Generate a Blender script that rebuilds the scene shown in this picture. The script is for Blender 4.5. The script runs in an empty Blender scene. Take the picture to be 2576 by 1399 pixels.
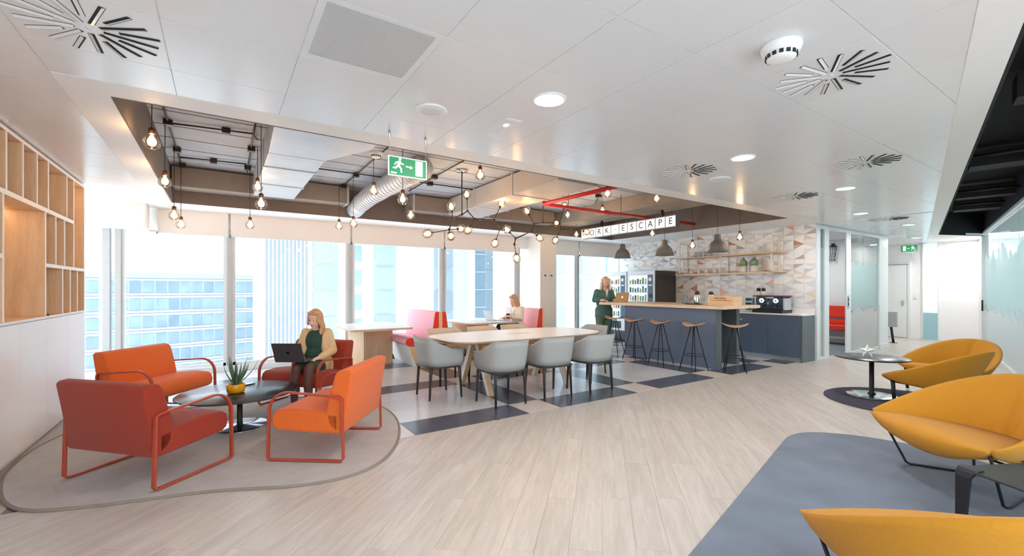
import bpy, bmesh, math, random
from mathutils import Vector, Matrix
random.seed(7)
PI = math.pi
SC = bpy.context.scene
COL = SC.collection
# ------------------------------------------------------------------ camera
CAMH = 1.43
PSI = math.atan(733 / 1110)
cam_d = bpy.data.cameras.new('camera')
cam = bpy.data.objects.new('camera', cam_d); COL.objects.link(cam)
cam.location = (0, 0, CAMH); cam.rotation_euler = (PI / 2, 0, -PSI)
cam_d.sensor_width = 36; cam_d.sensor_fit = 'HORIZONTAL'
cam_d.lens = 36 * 1110 / 2576
cam_d.shift_y = 26.5 / 2576
cam_d.clip_start = 0.05; cam_d.clip_end = 500
SC.camera = cam
# ------------------------------------------------------------------ sky, light, exposure
W = bpy.data.worlds.new('sky'); SC.world = W; W.use_nodes = True
bg = W.node_tree.nodes['Background']
bg.inputs[0].default_value = (0.85, 0.935, 1.0, 1); bg.inputs[1].default_value = 1.9
SC.view_settings.view_transform = 'Standard'; SC.view_settings.look = 'None'
SC.view_settings.gamma = 1.0; SC.view_settings.use_curve_mapping = False
SC.view_settings.exposure = 1.02
SC.cycles.use_denoising = True
SC.cycles.max_bounces = 7; SC.cycles.diffuse_bounces = 4; SC.cycles.glossy_bounces = 3
SC.cycles.use_adaptive_sampling = True; SC.cycles.adaptive_threshold = .1; SC.cycles.adaptive_min_samples = 8
SC.cycles.transparent_max_bounces = 14; SC.cycles.transmission_bounces = 4
SC.cycles.sample_clamp_indirect = 6.0; SC.cycles.caustics_reflective = False; SC.cycles.caustics_refractive = False
LAMP_DOWN = 9.0; LAMP_AREA = 12.0     # recessed ceiling downlights
LAMP_BULB = 42.0     # filament bulbs
FW = Vector((math.sin(PSI), math.cos(PSI), 0)); RT = Vector((math.cos(PSI), -math.sin(PSI), 0))
def ray(px, py): return FW + RT * ((px - 1288) / 1110) + Vector((0, 0, (726 - py) / 1110))
def aty(px, py, y):
    d = ray(px, py); return Vector((0, 0, CAMH)) + d * (y / d.y)
def atx(px, py, x):
    d = ray(px, py); return Vector((0, 0, CAMH)) + d * (x / d.x)
def atz(px, py, z):
    d = ray(px, py); return Vector((0, 0, CAMH)) + d * ((z - CAMH) / d.z)
def proj(p):
    q = Vector(p) - Vector((0, 0, CAMH)); c = q.dot(FW)
    return (1288 + 1110 * q.dot(RT) / max(c, .01), 726 - 1110 * q.z / max(c, .01), c)
# ------------------------------------------------------------------ materials
def lin(c): return tuple((v / 12.92 if v <= .04045 else ((v + .055) / 1.055) ** 2.4) for v in (x / 255 for x in c))
MATS = {}
def newmat(name):
    m = bpy.data.materials.new(name); m.use_nodes = True
    nt = m.node_tree; return m, nt, nt.nodes['Principled BSDF']
def pm(name, col, rough=.5, metal=0., var=.06, scale=12., bump=0., bscale=None, spec=.5, coat=0., detail=1., stretch=None, rnd=0., sheen=0.):
    """procedural material: base colour broken by noise, optional noise relief, optional per-object tint"""
    if name in MATS: return MATS[name]
    m, nt, b = newmat(name); N, L = nt.nodes, nt.links
    tc = N.new('ShaderNodeTexCoord'); mp = N.new('ShaderNodeMapping')
    L.new(tc.outputs['Object'], mp.inputs[0])
    if stretch: mp.inputs['Scale'].default_value = stretch
    nz = N.new('ShaderNodeTexNoise'); nz.inputs['Scale'].default_value = scale; nz.inputs['Detail'].default_value = detail
    L.new(mp.outputs[0], nz.inputs['Vector'])
    c = lin(col)
    mx = N.new('ShaderNodeMix'); mx.data_type = 'RGBA'
    mx.inputs[6].default_value = tuple(max(0, v * (1 - var)) for v in c) + (1,)
    mx.inputs[7].default_value = tuple(min(1, v * (1 + var)) for v in c) + (1,)
    L.new(nz.outputs[0], mx.inputs[0]); out = mx.outputs[2]
    if rnd:
        oi = N.new('ShaderNodeObjectInfo'); mr = N.new('ShaderNodeMapRange')
        mr.inputs[3].default_value = 1 - rnd; mr.inputs[4].default_value = 1 + rnd
        L.new(oi.outputs['Random'], mr.inputs[0])
        hs = N.new('ShaderNodeHueSaturation'); L.new(mr.outputs[0], hs.inputs['Value']); L.new(out, hs.inputs['Color']); out = hs.outputs[0]
        ad = N.new('ShaderNodeVectorMath'); ad.operation = 'ADD'; L.new(mp.outputs[0], ad.inputs[0])
        ml = N.new('ShaderNodeMath'); ml.operation = 'MULTIPLY'; ml.inputs[1].default_value = 37.; L.new(oi.outputs['Random'], ml.inputs[0])
        L.new(ml.outputs[0], ad.inputs[1]); L.new(ad.outputs[0], nz.inputs['Vector'])
    L.new(out, b.inputs['Base Color'])
    b.inputs['Roughness'].default_value = rough; b.inputs['Metallic'].default_value = metal
    b.inputs['Specular IOR Level'].default_value = spec; b.inputs['Coat Weight'].default_value = coat
    if sheen: b.inputs['Sheen Weight'].default_value = sheen
    if bump:
        n2 = N.new('ShaderNodeTexNoise'); n2.inputs['Scale'].default_value = bscale or scale * 6; n2.inputs['Detail'].default_value = 2
        L.new(tc.outputs['Object'], n2.inputs['Vector'])
        bp = N.new('ShaderNodeBump'); bp.inputs['Strength'].default_value = bump; bp.inputs['Distance'].default_value = .004
        L.new(n2.outputs[0], bp.inputs['Height']); L.new(bp.outputs[0], b.inputs['Normal'])
    MATS[name] = m; return m
def wood(name, c1, c2, rough=.45, axis=0, gs=1.0, rnd=0.):
    if name in MATS: return MATS[name]
    m, nt, b = newmat(name); N, L = nt.nodes, nt.links
    tc = N.new('ShaderNodeTexCoord'); mp = N.new('ShaderNodeMapping')
    s = [9 * gs, 9 * gs, 9 * gs]; s[axis] = .9 * gs; mp.inputs['Scale'].default_value = s
    L.new(tc.outputs['Object'], mp.inputs[0]); vec = mp.outputs[0]
    oi = N.new('ShaderNodeObjectInfo')
    if rnd:
        ad = N.new('ShaderNodeVectorMath'); ad.operation = 'ADD'
        ml = N.new('ShaderNodeMath'); ml.operation = 'MULTIPLY'; ml.inputs[1].default_value = 53.; L.new(oi.outputs['Random'], ml.inputs[0])
        L.new(vec, ad.inputs[0]); L.new(ml.outputs[0], ad.inputs[1]); vec = ad.outputs[0]
    n1 = N.new('ShaderNodeTexNoise'); n1.inputs['Scale'].default_value = 1.6; n1.inputs['Detail'].default_value = 6; n1.inputs['Distortion'].default_value = .9
    n2 = N.new('ShaderNodeTexNoise'); n2.inputs['Scale'].default_value = 9; n2.inputs['Detail'].default_value = 3
    L.new(vec, n1.inputs[0]); L.new(vec, n2.inputs[0])
    mxf = N.new('ShaderNodeMix'); mxf.data_type = 'FLOAT'; mxf.inputs[0].default_value = .35
    L.new(n1.outputs[0], mxf.inputs[2]); L.new(n2.outputs[0], mxf.inputs[3])
    rp = N.new('ShaderNodeValToRGB'); rp.color_ramp.elements[0].position = .33; rp.color_ramp.elements[1].position = .66
    rp.color_ramp.elements[0].color = lin(c1) + (1,); rp.color_ramp.elements[1].color = lin(c2) + (1,)
    L.new(mxf.outputs[0], rp.inputs[0]); out = rp.outputs[0]
    if rnd:
        mr = N.new('ShaderNodeMapRange'); mr.inputs[3].default_value = 1 - rnd; mr.inputs[4].default_value = 1 + rnd; L.new(oi.outputs['Random'], mr.inputs[0])
        hs = N.new('ShaderNodeHueSaturation'); L.new(mr.outputs[0], hs.inputs['Value']); L.new(out, hs.inputs['Color']); out = hs.outputs[0]
    L.new(out, b.inputs['Base Color']); b.inputs['Roughness'].default_value = rough
    bp = N.new('ShaderNodeBump'); bp.inputs['Strength'].default_value = .12; bp.inputs['Distance'].default_value = .002
    L.new(n2.outputs[0], bp.inputs['Height']); L.new(bp.outputs[0], b.inputs['Normal'])
    MATS[name] = m; return m
def emis(name, col, s):
    if name in MATS: return MATS[name]
    m, nt, b = newmat(name); c = lin(col) + (1,)
    b.inputs['Base Color'].default_value = c; b.inputs['Emission Color'].default_value = c; b.inputs['Emission Strength'].default_value = s
    MATS[name] = m; return m
def glass(name, tint, refl=.12, rough=.02, body=0., bodycol=(230, 240, 240)):
    """thin sheet: clear tint + mirror reflection that grows at grazing angles, optional milky body"""
    if name in MATS: return MATS[name]
    m, nt, b = newmat(name); N, L = nt.nodes, nt.links; N.remove(b)
    o = N['Material Output']; tr = N.new('ShaderNodeBsdfTransparent'); tr.inputs[0].default_value = lin(tint) + (1,)
    gl = N.new('ShaderNodeBsdfGlossy'); gl.inputs['Roughness'].default_value = rough
    fr = N.new('ShaderNodeFresnel'); fr.inputs[0].default_value = 1.45
    mu = N.new('ShaderNodeMath'); mu.operation = 'MULTIPLY'; mu.inputs[1].default_value = refl * 8; mu.use_clamp = True; L.new(fr.outputs[0], mu.inputs[0])
    base = tr.outputs[0]
    if body:
        df = N.new('ShaderNodeBsdfDiffuse'); df.inputs[0].default_value = lin(bodycol) + (1,)
        tl = N.new('ShaderNodeBsdfTranslucent'); tl.inputs[0].default_value = lin(bodycol) + (1,)
        a = N.new('ShaderNodeMixShader'); a.inputs[0].default_value = .5; L.new(df.outputs[0], a.inputs[1]); L.new(tl.outputs[0], a.inputs[2])
        k = N.new('ShaderNodeMixShader'); k.inputs[0].default_value = body; L.new(tr.outputs[0], k.inputs[1]); L.new(a.outputs[0], k.inputs[2]); base = k.outputs[0]
    mx = N.new('ShaderNodeMixShader'); L.new(mu.outputs[0], mx.inputs[0]); L.new(base, mx.inputs[1]); L.new(gl.outputs[0], mx.inputs[2])
    L.new(mx.outputs[0], o.inputs[0]); MATS[name] = m; return m
WHITE = pm('white_paint', (240, 241, 242), .55, var=.012)
CTILE = pm('ceiling_metal_tile', (230, 232, 234), .22, var=.01, spec=.55, rnd=.008)
CTRIM = pm('ceiling_plaster', (241, 239, 237), .5, var=.01)
VOIDSK = pm('void_skirt_dark_brown', (112, 102, 97), .8, var=.12, scale=5)
SLAB = pm('bare_concrete_slab', (180, 187, 197), .85, var=.16, scale=2.5, detail=6, bump=.3, bscale=14)
BLACKVOID = pm('black_painted_soffit', (22, 24, 28), .85, var=.3, scale=3)
NAVYFASCIA = pm('navy_fascia', (38, 44, 56), .6, var=.08)
OAK = wood('pale_oak', (222, 186, 144), (240, 210, 174), .5, axis=2)
OAKX = wood('pale_oak_long', (222, 190, 156), (240, 216, 188), .42, axis=1)
LAM = pm('white_laminate', (240, 236, 234), .32, var=.015)
EDGEOAK = wood('oak_edge', (205, 168, 125), (228, 196, 156), .5, axis=0)
ORANGE = pm('orange_wool', (234, 108, 36), .85, var=.07, scale=60, bump=.35, bscale=700, sheen=.15)
RUST = pm('rust_wool', (158, 48, 24), .85, var=.07, scale=60, bump=.35, bscale=700, sheen=.15)
BRICK = pm('brick_red_lacquer', (178, 72, 50), .42, var=.04)
YELLOW = pm('mustard_wool', (208, 143, 30), .85, var=.08, scale=90, bump=.4, bscale=800, sheen=.1)
BLACKM = pm('black_steel', (26, 28, 34), .45, var=.1)
DARKTOP = pm('black_laminate', (40, 44, 52), .27, var=.06)
CHROME = pm('polished_steel', (205, 210, 214), .14, metal=1., var=.03)
STEEL = pm('galvanised_steel', (196, 200, 206), .42, metal=.3, var=.12, scale=4)
GREYLEATHER = pm('light_grey_leatherette', (170, 173, 173), .55, var=.03, bump=.1, bscale=300)
BEIGELEATHER = pm('beige_leatherette', (206, 192, 176), .55, var=.03)
CHARCOAL = pm('charcoal_aluminium', (52, 49, 50), .5, var=.06)
NAVYLAM = pm('slate_blue_laminate', (98, 112, 136), .32, var=.05)
DGREYLAM = pm('dark_grey_laminate', (98, 106, 112), .4, var=.05)
RUGG = pm('greige_rug_pile', (194, 189, 186), .98, var=.14, scale=6, detail=3, bump=1., bscale=260)
RUGB = pm('slate_rug_pile', (124, 133, 148), .98, var=.28, scale=3, detail=5, bump=1., bscale=260)
RUGP = pm('plum_grey_rug_pile', (72, 70, 86), .98, var=.13, scale=9, detail=5, bump=.8, bscale=420)
RUGEDGE = pm('rug_binding', (142, 130, 118), .9, var=.1, scale=40)
PINK = pm('coral_pink_upholstery', (245, 182, 194), .75, var=.06, scale=30)
RED = pm('red_upholstery', (230, 62, 38), .75, var=.05, scale=30)
GREYP = pm('pendant_grey_rubber', (110, 110, 112), .6, var=.05)
COPPER = pm('brushed_copper', (138, 96, 72), .32, metal=.9, var=.06)
DBRONZE = pm('dark_bronze', (66, 54, 46), .4, metal=.8, var=.08)
PIPE_RED = pm('sprinkler_pipe_red', (206, 30, 30), .3, var=.04)
SKIN = pm('skin', (236, 190, 168), .55, var=.05, scale=18)
FRAMEW = pm('white_aluminium', (228, 232, 234), .4, var=.02)
FRAMEG = pm('grey_aluminium_mullion', (176, 178, 180), .4, metal=.2, var=.05)
GREEN = pm('exit_sign_green', (38, 160, 100), .45, var=.03)
SIGNW = emis('exit_sign_white', (236, 250, 244), .25)
BLIND = pm('roller_blind_fabric', (238, 230, 224), .8, var=.02, scale=60)
WINGLASS = glass('window_glass', (236, 246, 250), .06)
PARTGLASS = glass('partition_glass', (226, 242, 240), .07)
BULBGLASS = glass('bulb_glass', (255, 244, 228), .09)
FILM = glass('frosted_film', (222, 236, 236), .03, .2, .74, (206, 226, 228))
FILMW = glass('white_frosted_film', (235, 240, 242), .05, .2, .8, (228, 232, 234))
WARM = emis('filament_glow', (255, 210, 152), LAMP_BULB)
DOWN = emis('downlight_diffuser', (255, 252, 248), LAMP_DOWN)
# ------------------------------------------------------------------ geometry helpers
class MB:
    def __init__(s): s.v = []; s.f = []; s.sm = []; s.mi = []; s.cur = 0
    def add(s, vs, fs, smooth=False):
        o = len(s.v); s.v += [tuple(v) for v in vs]
        for f in fs: s.f.append(tuple(i + o for i in f)); s.sm.append(smooth); s.mi.append(s.cur)
        return s
    def box(s, c, d, rz=0, M=None):
        x, y, z = d[0] / 2, d[1] / 2, d[2] / 2
        vs = [Vector(p) for p in ((-x, -y, -z), (x, -y, -z), (x, y, -z), (-x, y, -z), (-x, -y, z), (x, -y, z), (x, y, z), (-x, y, z))]
        R = M if M is not None else Matrix.Rotation(rz, 3, 'Z')
        return s.add([R @ v + Vector(c) for v in vs], [(0, 3, 2, 1), (4, 5, 6, 7), (0, 1, 5, 4), (1, 2, 6, 5), (2, 3, 7, 6), (3, 0, 4, 7)])
    def bb(s, a, b):
        return s.box([(a[i] + b[i]) / 2 for i in range(3)], [abs(b[i] - a[i]) for i in range(3)])
    def sheet(s, a, b):
        """glass pane in the xz plane: one front sheet with turned-back edges"""
        x0, y0, z0 = a; x1, y1, z1 = b
        return s.add([(x0, y0, z0), (x1, y0, z0), (x1, y0, z1), (x0, y0, z1), (x0, y1, z0), (x1, y1, z0), (x1, y1, z1), (x0, y1, z1)], [(0, 1, 2, 3), (0, 4, 5, 1), (1, 5, 6, 2), (2, 6, 7, 3), (3, 7, 4, 0)])
    def prism(s, poly, z0, z1, smooth=False, top=None):
        n = len(poly); tp = top or poly
        vs = [(p[0], p[1], z0) for p in poly] + [(p[0], p[1], z1) for p in tp]
        s.add(vs, [tuple(reversed(range(n))), tuple(range(n, 2 * n))])
        o = len(s.v) - 2 * n
        for i in range(n):
            j = (i + 1) % n; s.f.append((o + i, o + j, o + n + j, o + n + i)); s.sm.append(smooth); s.mi.append(s.cur)
        return s
    def tube(s, pts, r, n=8, cap=True, closed=False, flat=None):
        pts = [Vector(p) for p in pts]; m = len(pts); rs = r if isinstance(r, (list, tuple)) else [r] * m
        vs = []; up = None
        for i, p in enumerate(pts):
            a = pts[i - 1] if (i > 0 or closed) else p; b = pts[(i + 1) % m] if (i < m - 1 or closed) else p
            t = (b - a).normalized()
            if up is None:
                up = Vector((0, 0, 1)) if abs(t.z) < .9 else Vector((0, 1, 0))
                if flat: up = Vector(flat[2])
            u = t.cross(up)
            if u.length < 1e-6: u = t.cross(Vector((1, 0, 0)))
            u.normalize(); w = u.cross(t).normalized(); up = w
            if flat:
                w2, h2 = flat[0] / 2, flat[1] / 2
                for (a_, b_) in ((-1, -1), (1, -1), (1, 1), (-1, 1)): vs.append(p + u * a_ * h2 + w * b_ * w2)
            else:
                for k in range(n):
                    an = 2 * PI * k / n; vs.append(p + (u * math.cos(an) + w * math.sin(an)) * rs[i])
        if flat: n = 4
        fs = []
        for i in range(m if closed else m - 1):
            for k in range(n):
                i2 = (i + 1) % m; k2 = (k + 1) % n
                fs.append((i * n + k, i * n + k2, i2 * n + k2, i2 * n + k))
        if cap and not closed:
            fs.append(tuple(reversed(range(n)))); fs.append(tuple((m - 1) * n + k for k in range(n)))
        return s.add(vs, fs, not flat)
    def lathe(s, prof, n=24, c=(0, 0, 0), smooth=True):
        vs = []; fs = []
        for (r, z) in prof:
            for k in range(n):
                a = 2 * PI * k / n; vs.append((c[0] + r * math.cos(a), c[1] + r * math.sin(a), c[2] + z))
        m = len(prof)
        for i in range(m - 1):
            for k in range(n):
                k2 = (k + 1) % n; fs.append((i * n + k, i * n + k2, (i + 1) * n + k2, (i + 1) * n + k))
        s.add(vs, fs, smooth); o = len(s.v) - m * n
        for ring, rev in ((0, True), (m - 1, False)):
            if prof[ring][0] > 1e-4:
                f = tuple(o + ring * n + k for k in range(n)); s.f.append(tuple(reversed(f)) if rev else f); s.sm.append(False); s.mi.append(s.cur)
        return s
    def ball(s, c, r, nu=16, nv=10, M=None):
        rr = r if isinstance(r, (tuple, list)) else (r, r, r); vs = []; fs = []
        c = Vector(c)
        def P(x, y, z):
            p = Vector((x * rr[0], y * rr[1], z * rr[2])); return (M @ p if M is not None else p) + c
        vs.append(P(0, 0, -1))
        for j in range(1, nv):
            b = -PI / 2 + PI * j / nv
            for k in range(nu): a = 2 * PI * k / nu; vs.append(P(math.cos(b) * math.cos(a), math.cos(b) * math.sin(a), math.sin(b)))
        vs.append(P(0, 0, 1))
        for k in range(nu): fs.append((0, 1 + (k + 1) % nu, 1 + k))
        for j in range(nv - 2):
            for k in range(nu):
                a = 1 + j * nu; k2 = (k + 1) % nu; fs.append((a + k, a + k2, a + nu + k2, a + nu + k))
        e = len(vs) - 1; a = 1 + (nv - 2) * nu
        for k in range(nu): fs.append((a + k, a + (k + 1) % nu, e))
        return s.add(vs, fs, True)
    def cap(s, p0, p1, r0, r1, n=12):
        """closed tapered capsule"""
        p0 = Vector(p0); p1 = Vector(p1); t = (p1 - p0); Ln = t.length; t = t / max(Ln, 1e-6)
        pts = []; rs = []
        for k in range(5):
            a = PI / 2 * k / 4; pts.append(p0 - t * r0 * math.cos(a)); rs.append(max(r0 * math.sin(a), r0 * .05))
        for k in range(5):
            a = PI / 2 * (1 - k / 4); pts.append(p1 + t * r1 * math.cos(a)); rs.append(max(r1 * math.sin(a), r1 * .05))
        return s.tube(pts, rs, n)
    def grid(s, fn, nu, nv, cu=False, cv=False, smooth=True):
        vs = [fn(i / (nu if cu else nu - 1), j / (nv if cv else nv - 1)) for i in range(nu) for j in range(nv)]
        fs = []
        for i in range(nu if cu else nu - 1):
            for j in range(nv if cv else nv - 1):
                i2 = (i + 1) % nu; j2 = (j + 1) % nv; fs.append((i * nv + j, i2 * nv + j, i2 * nv + j2, i * nv + j2))
        return s.add(vs, fs, smooth)
    def mesh(s, name, mats):
        me = bpy.data.meshes.new(name); me.from_pydata(s.v, [], s.f); me.update()
        me.polygons.foreach_set('use_smooth', s.sm); me.polygons.foreach_set('material_index', s.mi)
        for m in (mats if isinstance(mats, (list, tuple)) else [mats]): me.materials.append(m)
        bm = bmesh.new(); bm.from_mesh(me); bmesh.ops.recalc_face_normals(bm, faces=bm.faces); bm.to_mesh(me); bm.free()
        return me
    def build(s, name, mats, parent=None, bevel=0, seg=2, loc=None, rz=0, sub=0):
        o = bpy.data.objects.new(name, s.mesh(name, mats)); COL.objects.link(o)
        if parent is not None: o.parent = parent
        if loc is not None: o.location = loc
        if rz: o.rotation_euler.z = rz
        if bevel:
            b = o.modifiers.new('bevel', 'BEVEL'); b.width = bevel; b.segments = seg; b.limit_method = 'ANGLE'; b.angle_limit = math.radians(40)
        if sub:
            b = o.modifiers.new('sub', 'SUBSURF'); b.levels = sub; b.render_levels = sub
        return o
def inst(me, name, parent=None, loc=(0, 0, 0), rz=0):
    o = bpy.data.objects.new(name, me); COL.objects.link(o); o.location = loc
    if rz: o.rotation_euler.z = rz
    if parent is not None: o.parent = parent
    return o
def tag(o, label, cat, group=None, kind=None):
    o['label'] = label; o['category'] = cat
    if group: o['group'] = group
    if kind: o['kind'] = kind
    return o
def struct(o, label=None):
    o['kind'] = 'structure'
    if label: o['label'] = label
    return o
def thing(name, label, cat, loc=(0, 0, 0), rz=0, group=None):
    o = bpy.data.objects.new(name, None); COL.objects.link(o); o.location = loc; o.rotation_euler.z = rz; o.empty_display_size = .1
    return tag(o, label, cat, group)
def dup(root, loc, rz, label, group=None):
    def cp(o, par):
        c = o.copy(); COL.objects.link(c); c.parent = par
        for ch in list(o.children): cp(ch, c)
        return c
    r = cp(root, None); r.location = loc; r.rotation_euler.z = rz; r['label'] = label
    if group: r['group'] = group
    return r
def text(body, size, M, mat, parent, name='lettering', ext=.0008, align='CENTER'):
    cu = bpy.data.curves.new(name, 'FONT'); cu.body = body; cu.size = size; cu.align_x = align; cu.align_y = 'CENTER'; cu.extrude = ext
    cu.materials.append(mat); o = bpy.data.objects.new(name, cu); COL.objects.link(o); o.parent = parent; o.matrix_local = M
    dg = bpy.context.evaluated_depsgraph_get(); dg.update(); me = bpy.data.meshes.new_from_object(o.evaluated_get(dg)); bpy.data.objects.remove(o)
    o = bpy.data.objects.new(name, me); COL.objects.link(o); o.parent = parent; o.matrix_local = M
    return o
def faceM(loc, right, up):
    r = Vector(right).normalized(); u = Vector(up).normalized(); n = r.cross(u)
    M = Matrix((r, u, n)).transposed().to_4x4(); M.translation = Vector(loc); return M
def arc(c, r, a0, a1, n, ax='xz', y=0):
    out = []
    for i in range(n + 1):
        a = a0 + (a1 - a0) * i / n; out.append((c[0] + r * math.cos(a), c[1] + r * math.sin(a)))
    return out
def rrect(x0, y0, x1, y1, r, n=6):
    out = []
    for cx, cy, a in ((x1 - r, y1 - r, 0), (x0 + r, y1 - r, PI / 2), (x0 + r, y0 + r, PI), (x1 - r, y0 + r, 3 * PI / 2)):
        out += arc((cx, cy), r, a, a + PI / 2, n)
    return out
def smooth_poly(pts, it=3):
    p = [Vector(q) for q in pts]
    for _ in range(it):
        q = []
        for i in range(len(p)):
            a, b = p[i], p[(i + 1) % len(p)]; q += [a * .75 + b * .25, a * .25 + b * .75]
        p = q
    return [tuple(v) for v in p]
def clip(poly, a, b, c):
    """keep a*x+b*y<=c"""
    out = []
    for i in range(len(poly)):
        p, q = poly[i], poly[(i + 1) % len(poly)]; dp = a * p[0] + b * p[1] - c; dq = a * q[0] + b * q[1] - c
        if dp <= 0: out.append(p)
        if (dp < 0 < dq) or (dq < 0 < dp):
            t = dp / (dp - dq); out.append((p[0] + (q[0] - p[0]) * t, p[1] + (q[1] - p[1]) * t))
    return out
def area(poly): return abs(sum(poly[i][0] * poly[(i + 1) % len(poly)][1] - poly[(i + 1) % len(poly)][0] * poly[i][1] for i in range(len(poly)))) / 2
# ================================================================== STRUCTURE
CZ = 2.71; SLABZ = 3.2
# ---------- floor: base, 45 degree oak-look planks, square vinyl tiles
PLANK = wood('greige_oak_plank', (182, 173, 165), (205, 197, 190), .34, axis=0, gs=.9, rnd=.03)
T_LIGHT = pm('floor_tile_light_grey', (206, 207, 210), .22, var=.08, scale=3, detail=4, rnd=.03)
T_BEIGE = pm('floor_tile_beige', (216, 204, 194), .25, var=.06, scale=4, detail=5, rnd=.03)
T_DARK = pm('floor_tile_slate', (80, 83, 97), .24, var=.2, scale=3.5, detail=6, rnd=.05)
floor = struct(MB().prism([(-1.9, -2.6), (4, -2.6), (17, 1.4), (17, 9.1), (-1.9, 9.1)], -.12, -.006).build('floor', pm('screed', (196, 186, 176), .9)))
PW, PL = .182, 1.22
ca = math.cos(PI / 4)
def p2w(u, v): return (ca * (u - v), ca * (u + v))
full = MB().bb((-PL / 2 + .0005, -PW / 2 + .0005, -.006), (PL / 2 - .0005, PW / 2 - .0005, 0)).mesh('plank', PLANK)
cand = []
for j in range(-75, 45):
    off = (j * .47) % 1
    for i in range(-4, 20):
        u0 = (i + off) * PL; v0 = j * PW
        q = [(u0 + .0005, v0 + .0005), (u0 + PL - .0005, v0 + .0005), (u0 + PL - .0005, v0 + PW - .0005), (u0 + .0005, v0 + PW - .0005)]
        w = [p2w(*p) for p in q]; a0 = area(w)
        for cl in ((0, 1, 4.103), (-1, 0, 1.4), (1, 0, 16.6), (.25, -1, 1.5), (0, -1, 2.2)):
            w = clip(w, *cl)
            if len(w) < 3: break
        if len(w) < 3 or area(w) < .002: continue
        c = Vector((sum(p[0] for p in w) / len(w), sum(p[1] for p in w) / len(w), 0))
        px, py, d = proj(c)
        seen = d > .4 and -250 < px < 2826 and py < 1750
        cand.append(((area(w) / d ** 2 / d) if seen else 0, w, a0 - area(w) < 1e-4, u0 + PL / 2, v0 + PW / 2))
cand.sort(key=lambda t: -t[0])
rest = MB()
for k, (s_, w, whole, u, v) in enumerate(cand):
    if k < 300 and s_ > 0:
        x, y = p2w(u, v)
        if whole: inst(full, 'plank', floor, (x, y, 0), PI / 4)
        else:
            R = Matrix.Rotation(-PI / 4, 2)
            loc = [tuple(R @ (Vector(p) - Vector((x, y)))) for p in w]
            MB().prism(loc, -.006, 0).build('plank', PLANK, floor, loc=(x, y, 0), rz=PI / 4)
    else:
        R = Matrix.Rotation(-PI / 4, 2); rest.prism([tuple(R @ Vector(p)) for p in w], -.006, 0)
o = rest.build('plank', PLANK, floor, rz=PI / 4); o['kind'] = 'stuff'
MB().bb((13.65, 4.105, -.006), (16.6, 6.1, 0)).build('corridor_boards', PLANK, floor, )
MB().bb((9.4, 4.105, -.006), (13.65, 9, 0)).build('meeting_room_carpet', pm('grey_carpet', (132, 140, 148), .95, var=.1, scale=30), floor)
TS = .4575; TX0, TY0 = 2.955, 4.105
tm = {k: MB().bb((.0008, .0008, -.006), (TS - .0008, TS - .0008, 0)).mesh('floor_tile', k) for k in (T_LIGHT, T_BEIGE, T_DARK)}
for i in range(-10, 14):
    for j in range(0, 11):
        a, b = i % 4 == 0, j % 4 == 0
        m = T_BEIGE if (a and b) else (T_DARK if (a or b) else T_LIGHT)
        x, y = TX0 + i * TS, TY0 + j * TS
        if x < -1.5 + .05 or x > 9.1: continue
        inst(tm[m], 'floor_tile', floor, (x, y, 0))
# ---------- ceiling: backing, plaster bands, metal tiles
ceil = MB()
ceil.prism([(-1.9, -.865), (14.2, 3.16), (16.8, 3.81), (16.8, 3.92), (-1.9, 3.92)], CZ + .004, CZ + .05)
ceil.prism([(14.2, 3.16), (15.4, 2.58), (16.8, 2.9), (16.8, 3.81)], CZ + .004, CZ + .05)
ceil.bb((-1.9, 3.92, CZ + .004), (-.61, 9.1, CZ + .05)).bb((8.6, 3.92, CZ + .004), (16.8, 9.1, CZ + .05)).bb((-.61, 8.25, CZ + .004), (8.6, 9.1, CZ + .05))
ceiling = struct(ceil.build('ceiling', WHITE))
def band(name, polys, z0=CZ - .002, z1=CZ + .02):
    m = MB()
    for p in polys: m.prism(p, z0, z1)
    return struct(m.build(name, CTRIM), 'smooth white plaster band round the ceiling opening')
def rect(x0, y0, x1, y1): return [(x0, y0), (x1, y0), (x1, y1), (x0, y1)]
band('trim_1', [rect(-.842, 3.667, 8.758, 3.92), rect(-.842, 3.92, -.61, 8.25), rect(8.6, 3.92, 8.758, 8.25), rect(-.842, 8.25, 9.84, 8.97)])
band('trim_2', [[(-1.9, -.865), (14.2, 3.16), (14.2, 3.34), (-1.9, -.685)], [(14.2, 3.16), (15.42, 2.59), (16.6, 2.89), (16.6, 3.94), (14.2, 3.34)]]).__setitem__('label', 'white plaster strip along the dark ceiling void')
tile_full = MB().bb((-.298, -.298, 0), (.298, .298, .02)).mesh('ceiling_tile', CTILE)
special = {(0, 3): 0}
for i in range(-4, 30):
    for j in range(-3, 15):
        x0, y0 = -.242 + .6 * i, .855 + .6 * (j - 0); x0 -= 0
        w = rect(x0 + .002, y0 + .002, x0 + .598, y0 + .598)
        cx = x0 + .3
        if x0 < -1.5: continue
        w = clip(w, .25, -1, .21)
        if len(w) < 3: continue
        if cx < -.842: w = clip(w, 0, 1, 8.96)
        elif cx < 8.758: w = clip(w, 0, 1, 3.6635)
        elif cx < 9.9: w = clip(clip(w, 0, 1, 8.96), 1, 0, 9.84)
        elif cx < 13.6: w = clip(w, 0, 1, 3.94)
        else: w = clip(clip(w, 1, 0, 16.58), 0, 1, 5.2)
        if len(w) < 3 or area(w) < .004: continue
        c = (x0 + .3, y0 + .3, CZ)
        if proj(c)[2] < .15 and y0 < 0: continue
        if abs(c[0] - .658) < .1 and abs(c[1] - 2.355) < .1: continue
        if area(w) > .3545: inst(tile_full, 'ceiling_tile', ceiling, c)
        else: MB().prism([(p[0] - c[0], p[1] - c[1]) for p in w], 0, .02).build('ceiling_tile', CTILE, ceiling, loc=c)
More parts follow.
